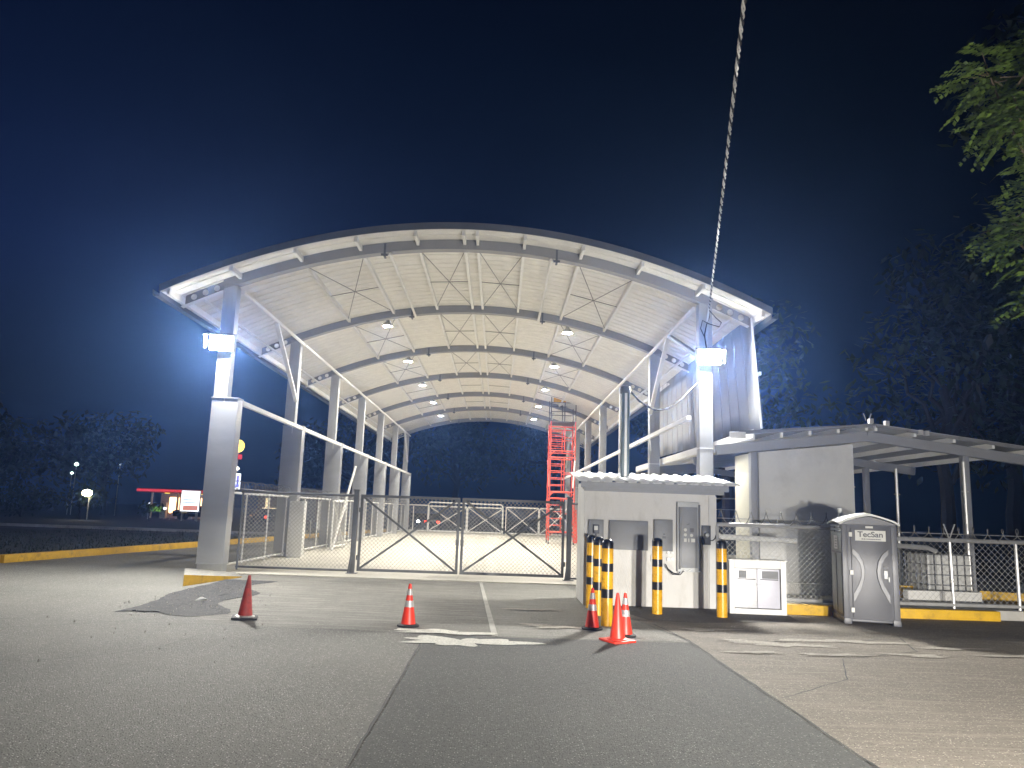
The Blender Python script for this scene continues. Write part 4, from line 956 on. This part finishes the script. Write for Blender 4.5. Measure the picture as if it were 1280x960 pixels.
def tree(label, loc, h, r, seed, nb=16, per=70, size=.35, group=None, m='leaf_dark', name='broadleaf_tree'):
    rd = random.Random(seed); t = thing(name, label, 'tree', loc, 0, group)
    tr = MB(); limb(tr, (0, 0, -.1), (rd.uniform(-.3, .3), rd.uniform(-.3, .3), h * .62), h * .028, h * .014, rd, 8, .05); cs = []
    for k in range(nb):
        a = rd.uniform(0, 2 * PI); z0 = h * rd.uniform(.28, .6); e = rd.uniform(.35, 1.0) * r; z1 = h * rd.uniform(.42, .95); e *= 1 - .55 * abs(z1 / h - .62) / .4
        q = Vector((math.cos(a) * e, math.sin(a) * e, z1)); limb(tr, (0, 0, z0), q, h * .010, h * .003, rd, 5, .14); cs.append((q, r * rd.uniform(.24, .44)))
    cs.append((Vector((0, 0, h * .85)), r * .45))
    tr.build('trunk', M['bark_night'], t)
    lf = MB(); leaf_cloud(lf, cs, per, size, rd); lf.build('crown', M[m], t, smooth=0)
    return t
# near tree reaching into the top right corner
rd = random.Random(21)
nt2 = thing('overhanging_tree', 'leafy green tree reaching in from the upper right with lit feathery sprays', 'tree', (13.2, 13.6, 0))
o0 = Vector((13.2, 13.6, 0)); tr = MB(); lf = MB(); tips = []
limb(tr, (0, 0, -.1), (-.3, .1, 7.5), .24, .15, rd, 9, .04)
def W2(X, Y, Z): return Vector((X, Y, Z)) - o0
targets = [((8.75, 12.9, 10.15), .62), ((9.0, 12.7, 9.75), .62), ((9.4, 13.1, 10.3), .75), ((9.5, 12.8, 9.4), .7), ((9.2, 13.1, 9.3), .5), ((8.85, 13.0, 7.35), .42), ((9.3, 12.6, 6.75), .55), ((9.15, 12.7, 7.1), .5), ((9.45, 12.8, 8.3), .4), ((9.6, 13.0, 5.95), .6), ((10.4, 13.0, 9.6), 1.0), ((10.6, 13.2, 7.4), 1.1), ((11.2, 13.6, 10.6), 1.6), ((12.6, 14.2, 11.8), 1.7), ((14.2, 13.2, 10.6), 1.8), ((14.6, 14.8, 9.2), 1.7), ((12.6, 15.2, 9.0), 1.6), ((11.3, 14.6, 11.0), 1.4)]
for c, rr in targets:
    q = W2(*c); z0 = rd.uniform(4.2, 7.2); limb(tr, (-.2, .05, z0), q, .06, .014, rd, 7, .10)
    for _ in range(int(46 * rr ** 1.6) + 8):
        d = Vector((rd.gauss(0, 1), rd.gauss(0, 1), rd.gauss(0, .7))).normalized(); p = q + d * rr * rd.random() ** .6
        dd = (d + Vector((rd.uniform(-.8, .8) - .25, rd.uniform(-.8, .8), rd.uniform(-.7, .2)))).normalized(); tips.append((p, dd, 7))
        if rd.random() < .25: tr.tube([q.lerp(p, .3), p], .012, 4, .005)
frond_cloud(lf, tips, rd, .135)
tr.build('trunk', M['bark'], nt2); lf.build('crown', M['leaf'], nt2, smooth=0)
# dark trees behind the shed, beyond the far gate, and along the far road
G = 'dark trees round the site'
tree('dark tree close behind the right end of the open shed', (20, 34, 0), 13, 5.5, 31, 18, 40, .5, G)
tree('dark tree behind the shed ridge between cladding wall and corner post', (13.5, 46, 0), 15, 6, 32, 18, 36, .55, G)
tree('big dark tree at the right frame edge behind the shed', (28, 42, 0), 18, 8, 33, 20, 30, .7, G)
tree('dim tall tree crown above the shed at upper right', (22, 25, 0), 21, 7, 34, 24, 46, .5, G)
tree('dark tree just left of centre beyond the far gate', (-5, 92, 0), 16, 8, 35, 18, 26, .9, G)
tree('dark tree right of centre beyond the far gate', (7, 98, 0), 18, 9, 36, 18, 24, .9, G)
tree('dark tree behind the last left pier', (-18, 96, 0), 15, 7, 37, 18, 26, .8, G)
tree('dark tree behind the right pier row', (20, 88, 0), 17, 9, 38, 18, 24, .9, G)
tree('rounded dark tree at the far left beyond the road', (-58, 84, 0), 12, 9, 39, 18, 22, .9, G)
tree('taller dark tree at the left frame edge', (-70, 92, 0), 16, 9, 40, 18, 22, .9, G)
tree('dark tree left of the bright street lamp', (-46, 92, 0), 11, 8, 41, 18, 22, .9, G)
tree('low dark tree before the filling station canopy', (-32.6, 74, 0), 1.9, 1.2, 42, 14, 40, .5, G)
tree('low dark bush tree below the bright street lamp', (-38, 72, 0), 2.9, 3.2, 43, 14, 40, .5, G)
tree('low dark bush tree left of the street lamp', (-44.5, 74, 0), 3.3, 3.8, 44, 14, 36, .5, G)
tree('dark spreading tree between the pier row and the filling station', (-22, 104, 0), 12, 8, 45, 18, 22, .9, G)

# ------------------------------------------------------------------ far left: filling station, signs, lamp, cars
E_shop = emit('lit shop interior', (1.0, .55, .25), 5); E_lamp = emit('street lamp', (1.0, .85, .50), 40); E_sign = emit('backlit sign face', (.95, .96, 1.0), 2.0)
E_yel = emit('yellow sign lamp', (1.0, .65, .10), 3.5); E_red = emit('red lamp', (1.0, .06, .03), 6); E_wht = emit('car lamp', (1, .96, .88), 60); E_red2 = emit('red canopy light', (.9, .06, .08), .9); E_vio = emit('violet sign', (.25, .25, .9), 1.2); E_grn = emit('green sign light', (.35, .75, .15), .5)
fs_ = thing('filling_station', 'small filling station with red lit canopy beyond the dark road', 'filling station', (-38.6, 84, 0))
mb = MB(); mb.box(0, 7.4, 0, 4, 2.75, 3.15); mb.build('canopy', M['redroof'], fs_, bevel=.03)
mb = MB(); mb.box(-.02, 7.42, -.06, -.01, 2.85, 3.08); mb.build('canopy_band', E_red2, fs_)
for x in (.8, 3.6, 6.4):
    mb = MB(); mb.tube([(x, 2, 0), (x, 2, 2.75)], .12, 8); mb.build('post', M['purlin'], fs_)
mb = MB(); mb.box(.5, 7.0, 5, 8, 0, 2.7); mb.build('shop', M['stucco'], fs_)
for k in range(4):
    mb = MB(); mb.box(1.5 + k * 1.35, 2.6 + k * 1.35, 4.94, 4.99, .6, 2.3); mb.build('shop_window', E_shop, fs_)
for x in (2.4, 4.6, 6.2):
    mb = MB(); mb.box(x - .2, x + .2, 1.8, 2.2, 2.68, 2.74); mb.build('canopy_lamp', E_yel, fs_)
for x in (2.2, 5.0):
    mb = MB(); mb.box(x - .3, x + .3, 1.8, 2.2, 0, 1.7); mb.build('pump', M['white'], fs_, bevel=.03)
mb = MB(); mb.box(1.6, 2.9, -.4, -.3, .75, 1.25); mb.build('green_panel', E_grn, fs_)
for q, (x, y, z, c, r_, lab) in enumerate(((-47.5, 88, 5.6, (.75, 1, .8), .22, 'small pale green far light among the dark trees, upper of two'), (-47.9, 88, 4.6, (.8, 1, .85), .16, 'small pale green far light among the dark trees, lower of two'), (-43.6, 90, 5.9, (.6, .75, 1), .16, 'tiny bluish far light right of the green pair'), (-30.6, 80, 1.2, (1, .85, .6), .16, 'warm small lamp low before the filling station'), (-34.6, 82, 1.1, (.9, .95, 1), .14, 'white small lamp left of the filling station pumps'), (-33.2, 80, .8, (1, .5, .3), .14, 'orange small lamp low between the dark bushes'), (-35.4, 80, 1.6, (.8, .85, 1), .12, 'bluish small lamp under the canopy edge'))):
    t = thing('far_lamp', lab, 'lamp', (x, y, 0), 0, 'small far lamps at the roadside')
    mb = MB(); mb.tube([(0, 0, 0), (0, 0, z - r_)], .04, 6); mb.build('pole', M['steel'], t)
    mb = MB(); mb.lathe([(.02, z - r_), (r_, z - r_ * .4), (r_, z + r_ * .4), (.02, z + r_)], 10); mb.build('lamp_globe', emit('far lamp glow', c, 4.0), t)
t = thing('billboard', 'white backlit billboard left of the first silver pier', 'billboard', (-31.4, 78, 0))
mb = MB(); mb.box(0, 1.9, -.1, .1, .9, 3.0); mb.build('board', M['panel_frame'], t); mb = MB(); mb.box(.05, 1.85, -.13, -.101, .95, 2.95); lfc = mb.build('lit_face', E_sign, t)
mb = MB()
for q in range(4): mb.box(.2, 1.7 - .2 * (q % 2), -.14, -.131, 1.75 + q * .28, 1.85 + q * .28)
mb.build('text_row', emit('pale blue row', (.55, .7, .95), .9), lfc)
mb = MB(); mb.box(.3, 1.75, -.14, -.131, 1.05, 1.5); mb.build('red_row', emit('pale red row', (.95, .35, .25), .8), lfc)
for x in (.2, 1.7):
    mb = MB(); mb.tube([(x, 0, 0), (x, 0, .9)], .08, 8); mb.build('leg', M['steel'], t)
t = thing('pole_sign', 'tall pole sign with yellow disc, red lamp and violet panel seen beside the first pier', 'pole sign', (-26.9, 80, 0))
mb = MB(); mb.tube([(0, 0, 0), (0, 0, 7.2)], .1, 8); mb.build('pole', M['steel'], t)
mb = MB(); mb.lathe([(.62, -.08), (.65, 0), (.62, .08)], 24); o = mb.build('yellow_disc', E_yel, t); o.rotation_euler = (PI / 2, 0, 0); o.location = (0, -.12, 7.7)
mb = MB(); mb.box(-.45, .45, -.2, .05, 6.35, 6.85); mb.build('red_panel', E_red2, t, bevel=.03)
mb = MB(); mb.lathe([(.05, -.2), (.28, -.1), (.32, .0), (.28, .12), (.05, .22)], 14, (0, -.15, 5.4)); mb.build('globe_lamp', emit('globe lamp', (1, .9, .7), 5), t)
mb = MB(); mb.box(-.35, .5, -.2, .05, 3.3, 4.9); mb.build('white_panel', E_sign, t)
mb = MB(); mb.box(-.2, .1, -.24, -.201, 4.1, 4.6); mb.box(.2, .4, -.24, -.201, 3.5, 4.7); mb.box(-.25, .15, -.24, -.201, 3.45, 3.8); mb.build('violet_mark', E_vio, t)
t = thing('street_lamp', 'bright yellowish street lamp low over the dark trees at far left', 'street lamp', (-36.3, 70, 0))
mb = MB(); mb.tube([(0, 0, 0), (0, 0, 2.1), (0, -.3, 2.35)], .05, 8); mb.build('pole', M['steel'], t)
mb = MB(); mb.lathe([(.05, -.3), (.33, -.2), (.42, 0), (.33, .2), (.05, .3)], 16, (0, -.45, 2.35)); mb.build('lamp_globe', E_lamp, t)
# distant slanting lit pole & road sign boards seen through the left fence
t = thing('arrow_sign', 'dark road sign board with white arrow seen through the left fence', 'road sign', (-11.6, 46.0, 0), .12)
mb = MB(); mb.box(-.7, .9, -.03, .03, 1.1, 2.3); mb.build('board', M['fascia'], t)
mb = MB(); mb.prism([(-.35, 1.62), (.05, 1.62), (.05, 1.45), (.45, 1.78), (.05, 2.1), (.05, 1.94), (-.35, 1.94)], -.045, -.031); mb.build('arrow', M['paper'], t)
for x in (-.5, .7):
    mb = MB(); mb.tube([(x, .04, 0), (x, .04, 1.1)], .04, 6); mb.build('leg', M['steel'], t)
t = thing('feather_flag', 'white feather flag behind the left fence beside the arrow sign', 'flag', (-10.1, 44.5, 0), .05)
mb = MB(); mb.prism([(0, .6), (.42, .55), (.45, 1.6), (.40, 2.5), (.18, 2.55), (-.05, 2.0), (-.12, 1.3)], -.012, .012); mb.build('cloth', M['paper'], t)
mb = MB(); mb.tube([(.44, 0, 0), (.47, 0, 1.6), (.42, 0, 2.55)], .02, 6); mb.build('pole', M['steel'], t)
# cars
def car(label, loc, rz, lamps):
    t = thing('parked_car', label, 'car', loc, rz, 'distant cars with lamps lit')
    mb = MB(); prof = [(-2.1, .35), (2.1, .35), (2.15, .75), (1.9, .92), (1.0, 1.0), (-1.7, 1.02), (-2.1, .95), (-2.15, .6)]
    mb.prism(prof, -.85, .85); mb.build('body', M['skin_dark'], t, bevel=.05)
    mb = MB(); mb.prism([(-1.5, 1.02), (.95, 1.0), (.3, 1.48), (-1.0, 1.5)], -.74, .74); mb.build('cabin', M['glass'], t, bevel=.05)
    for x in (-1.3, 1.3):
        for y in (-.8, .8):
            mb = MB(); mb.tube([(x, y - .1, .32), (x, y + .1, .32)], .32, 16); mb.build('wheel', M['rubber'], t)
    for y in (-.6, .6):
        mb = MB(); mb.lathe([(.02, -.02), (.13, 0), (.02, .02)], 10); o = mb.build('headlight', E_wht if lamps else M['plate'], t); o.rotation_euler = (0, PI / 2, 0); o.location = (2.16, y, .72)
        mb = MB(); mb.box(-2.18, -2.13, y - .15, y + .15, .66, .86); mb.build('tail_light', E_red if lamps else M['redroof'], t)
    return t
car('distant car beyond the far gate with white headlights facing the entrance', (-8.4, 82, 0), -PI / 2 - .1, True)
car('distant car driving away past the far gate with red tail lights', (-6.4, 78, 0), PI / 2 + .05, True)
car('dark car parked before the filling station', (-31.5, 82.5, 0), .1, False)
car('distant car with lit tail lights beyond the left fence', (-21.8, 74, 0), PI / 2 + .6, True)
mb = MB(); 
t = thing('low_shop', 'low brown shop building with lit sign beyond the left fence', 'shop', (-27.5, 90, 0))
mb = MB(); mb.box(0, 10, 0, 6, 0, 3.6); mb.build('wall', mat('brown render', (.16, .10, .07), .85), t, bevel=.03)
mb = MB(); mb.box(-.4, 10.4, -.6, 6.4, 3.6, 3.9); mb.build('roof', M['fascia'], t)
mb = MB(); mb.box(.6, 2.4, -.08, -.01, .9, 1.5); mb.box(.9, 1.4, -.08, -.01, 1.5, 2.6); mb.build('lit_sign', emit('warm sign', (1, .8, .45), 1.8), t)
for k in range(3):
    mb = MB(); mb.box(3.4 + k * 2, 4.6 + k * 2, -.06, -.01, .9, 2.3); mb.build('window', emit('dim warm window', (1, .5, .2), .25), t)

# ------------------------------------------------------------------ light
w = bpy.data.worlds.new('World'); S.world = w; w.use_nodes = True; nt = w.node_tree; N = nt.nodes; L = nt.links
bg = N['Background']
sky = N.new('ShaderNodeTexSky'); sky.sky_type = 'NISHITA'; sky.sun_disc = False; sky.sun_elevation = math.radians(-4.0); sky.sun_rotation = math.radians(250)
tc = N.new('ShaderNodeTexCoord'); sp = N.new('ShaderNodeSeparateXYZ'); L.new(tc.outputs['Generated'], sp.inputs[0])
cr = N.new('ShaderNodeValToRGB'); e = cr.color_ramp.elements
e[0].position = 0.0; e[0].color = (.0025, .0045, .010, 1); e[1].position = .75; e[1].color = (.0003, .0005, .0025, 1)
for p_, c_ in ((.05, (.0007, .0018, .005)), (.12, (.0012, .003, .010)), (.28, (.003, .0095, .042)), (.44, (.0016, .005, .024))): x = e.new(p_); x.color = (*c_, 1)
L.new(sp.outputs['Z'], cr.inputs['Fac'])
# blue lens glare painted into the sky colour, stronger towards the left
mr = N.new('ShaderNodeMapRange'); mr.inputs['From Min'].default_value = .35; mr.inputs['From Max'].default_value = -.75; mr.inputs['To Min'].default_value = .08; mr.inputs['To Max'].default_value = 1.3
L.new(sp.outputs['X'], mr.inputs['Value'])
mu = N.new('ShaderNodeMixRGB'); mu.blend_type = 'MULTIPLY'; mu.inputs['Fac'].default_value = 1
L.new(cr.outputs['Color'], mu.inputs['Color1']); L.new(mr.outputs['Result'], mu.inputs['Color2'])
sk = N.new('ShaderNodeMixRGB'); sk.blend_type = 'ADD'; sk.inputs['Fac'].default_value = .02
L.new(mu.outputs['Color'], sk.inputs['Color1']); L.new(sky.outputs['Color'], sk.inputs['Color2'])
L.new(sk.outputs['Color'], bg.inputs['Color']); bg.inputs['Strength'].default_value = 1.0

def headlamp(name, loc, yaw, power):
    """vehicle low beam just outside the frame: bright below a sharp cut-off, faint above it"""
    l = bpy.data.lights.new(name, 'POINT'); l.energy = power; l.color = (1, .95, .87); l.shadow_soft_size = .16; l.use_nodes = True
    o = bpy.data.objects.new(name, l); C.objects.link(o); o.location = loc
    nt = l.node_tree; N = nt.nodes; L = nt.links; em = N['Emission']
    g = N.new('ShaderNodeNewGeometry'); 
    vt = N.new('ShaderNodeVectorTransform'); vt.vector_type = 'VECTOR'; vt.convert_from = 'WORLD'; vt.convert_to = 'WORLD'
    tcn = N.new('ShaderNodeTexCoord'); L.new(tcn.outputs['Normal'], vt.inputs[0])
    s = N.new('ShaderNodeSeparateXYZ'); L.new(vt.outputs[0], s.inputs[0])
    cut = N.new('ShaderNodeMapRange'); cut.inputs['From Min'].default_value = .024; cut.inputs['From Max'].default_value = .014; cut.inputs['To Min'].default_value = .48; cut.inputs['To Max'].default_value = 1
    L.new(s.outputs['Z'], cut.inputs['Value'])
    dn = N.new('ShaderNodeMapRange'); dn.inputs['From Min'].default_value = -.02; dn.inputs['From Max'].default_value = -.22; dn.inputs['To Min'].default_value = 1; dn.inputs['To Max'].default_value = 1.5
    L.new(s.outputs['Z'], dn.inputs['Value'])
    az = N.new('ShaderNodeMath'); az.operation = 'ARCTAN2'; L.new(s.outputs['X'], az.inputs[0]); L.new(s.outputs['Y'], az.inputs[1])
    sub = N.new('ShaderNodeMath'); sub.operation = 'SUBTRACT'; L.new(az.outputs[0], sub.inputs[0]); sub.inputs[1].default_value = yaw
    ab = N.new('ShaderNodeMath'); ab.operation = 'ABSOLUTE'; L.new(sub.outputs[0], ab.inputs[0])
    sd = N.new('ShaderNodeMapRange'); sd.interpolation_type = 'SMOOTHSTEP'; sd.inputs['From Min'].default_value = .22; sd.inputs['From Max'].default_value = 1.0; sd.inputs['To Min'].default_value = 1; sd.inputs['To Max'].default_value = .10
    L.new(ab.outputs[0], sd.inputs['Value'])
    m1 = N.new('ShaderNodeMath'); m1.operation = 'MULTIPLY'; L.new(cut.outputs[0], m1.inputs[0]); L.new(dn.outputs[0], m1.inputs[1])
    m2 = N.new('ShaderNodeMath'); m2.operation = 'MULTIPLY'; L.new(m1.outputs[0], m2.inputs[0]); L.new(sd.outputs[0], m2.inputs[1])
    L.new(m2.outputs[0], em.inputs['Strength'])
    return o
headlamp('vehicle_headlamp', (4.8, .2, 1.0), .0, 8500)
headlamp('vehicle_headlamp', (6.1, .2, 1.0), .0, 8500)
mo = bpy.data.lights.new('moon', 'SUN'); mo.energy = .03; mo.color = (.6, .72, 1); mo.angle = math.radians(2); oo = bpy.data.objects.new('moon', mo); C.objects.link(oo); oo.rotation_euler = (math.radians(40), 0, math.radians(25))

# haze volume added to imitate the lens glow round the lamps
HAZE = .0015
mb = MB(); mb.box(-200, 200, -70, 300, -1.2, 32); hz = mb.build('haze', M['plate'], None, smooth=0)
hm = bpy.data.materials.new('added glow haze'); hm.use_nodes = True; hn = hm.node_tree; hn.nodes.clear()
pv = hn.nodes.new('ShaderNodeVolumePrincipled'); ho = hn.nodes.new('ShaderNodeOutputMaterial'); pv.inputs['Density'].default_value = HAZE; pv.inputs['Color'].default_value = (.20, .40, 1, 1); pv.inputs['Anisotropy'].default_value = .76
hn.links.new(pv.outputs[0], ho.inputs['Volume']); hz.data.materials.clear(); hz.data.materials.append(hm); hz['kind'] = 'stuff'; hz['label'] = 'thin haze added for the lens glow round the lamps'; hz['category'] = 'haze'

S.view_settings.view_transform = 'Standard'; S.view_settings.look = 'None'; S.view_settings.exposure = 0; S.view_settings.gamma = 1
S.cycles.use_denoising = True
S.cycles.max_bounces = 7; S.cycles.diffuse_bounces = 4; S.cycles.glossy_bounces = 3; S.cycles.transparent_max_bounces = 6
S.cycles.sample_clamp_indirect = 8
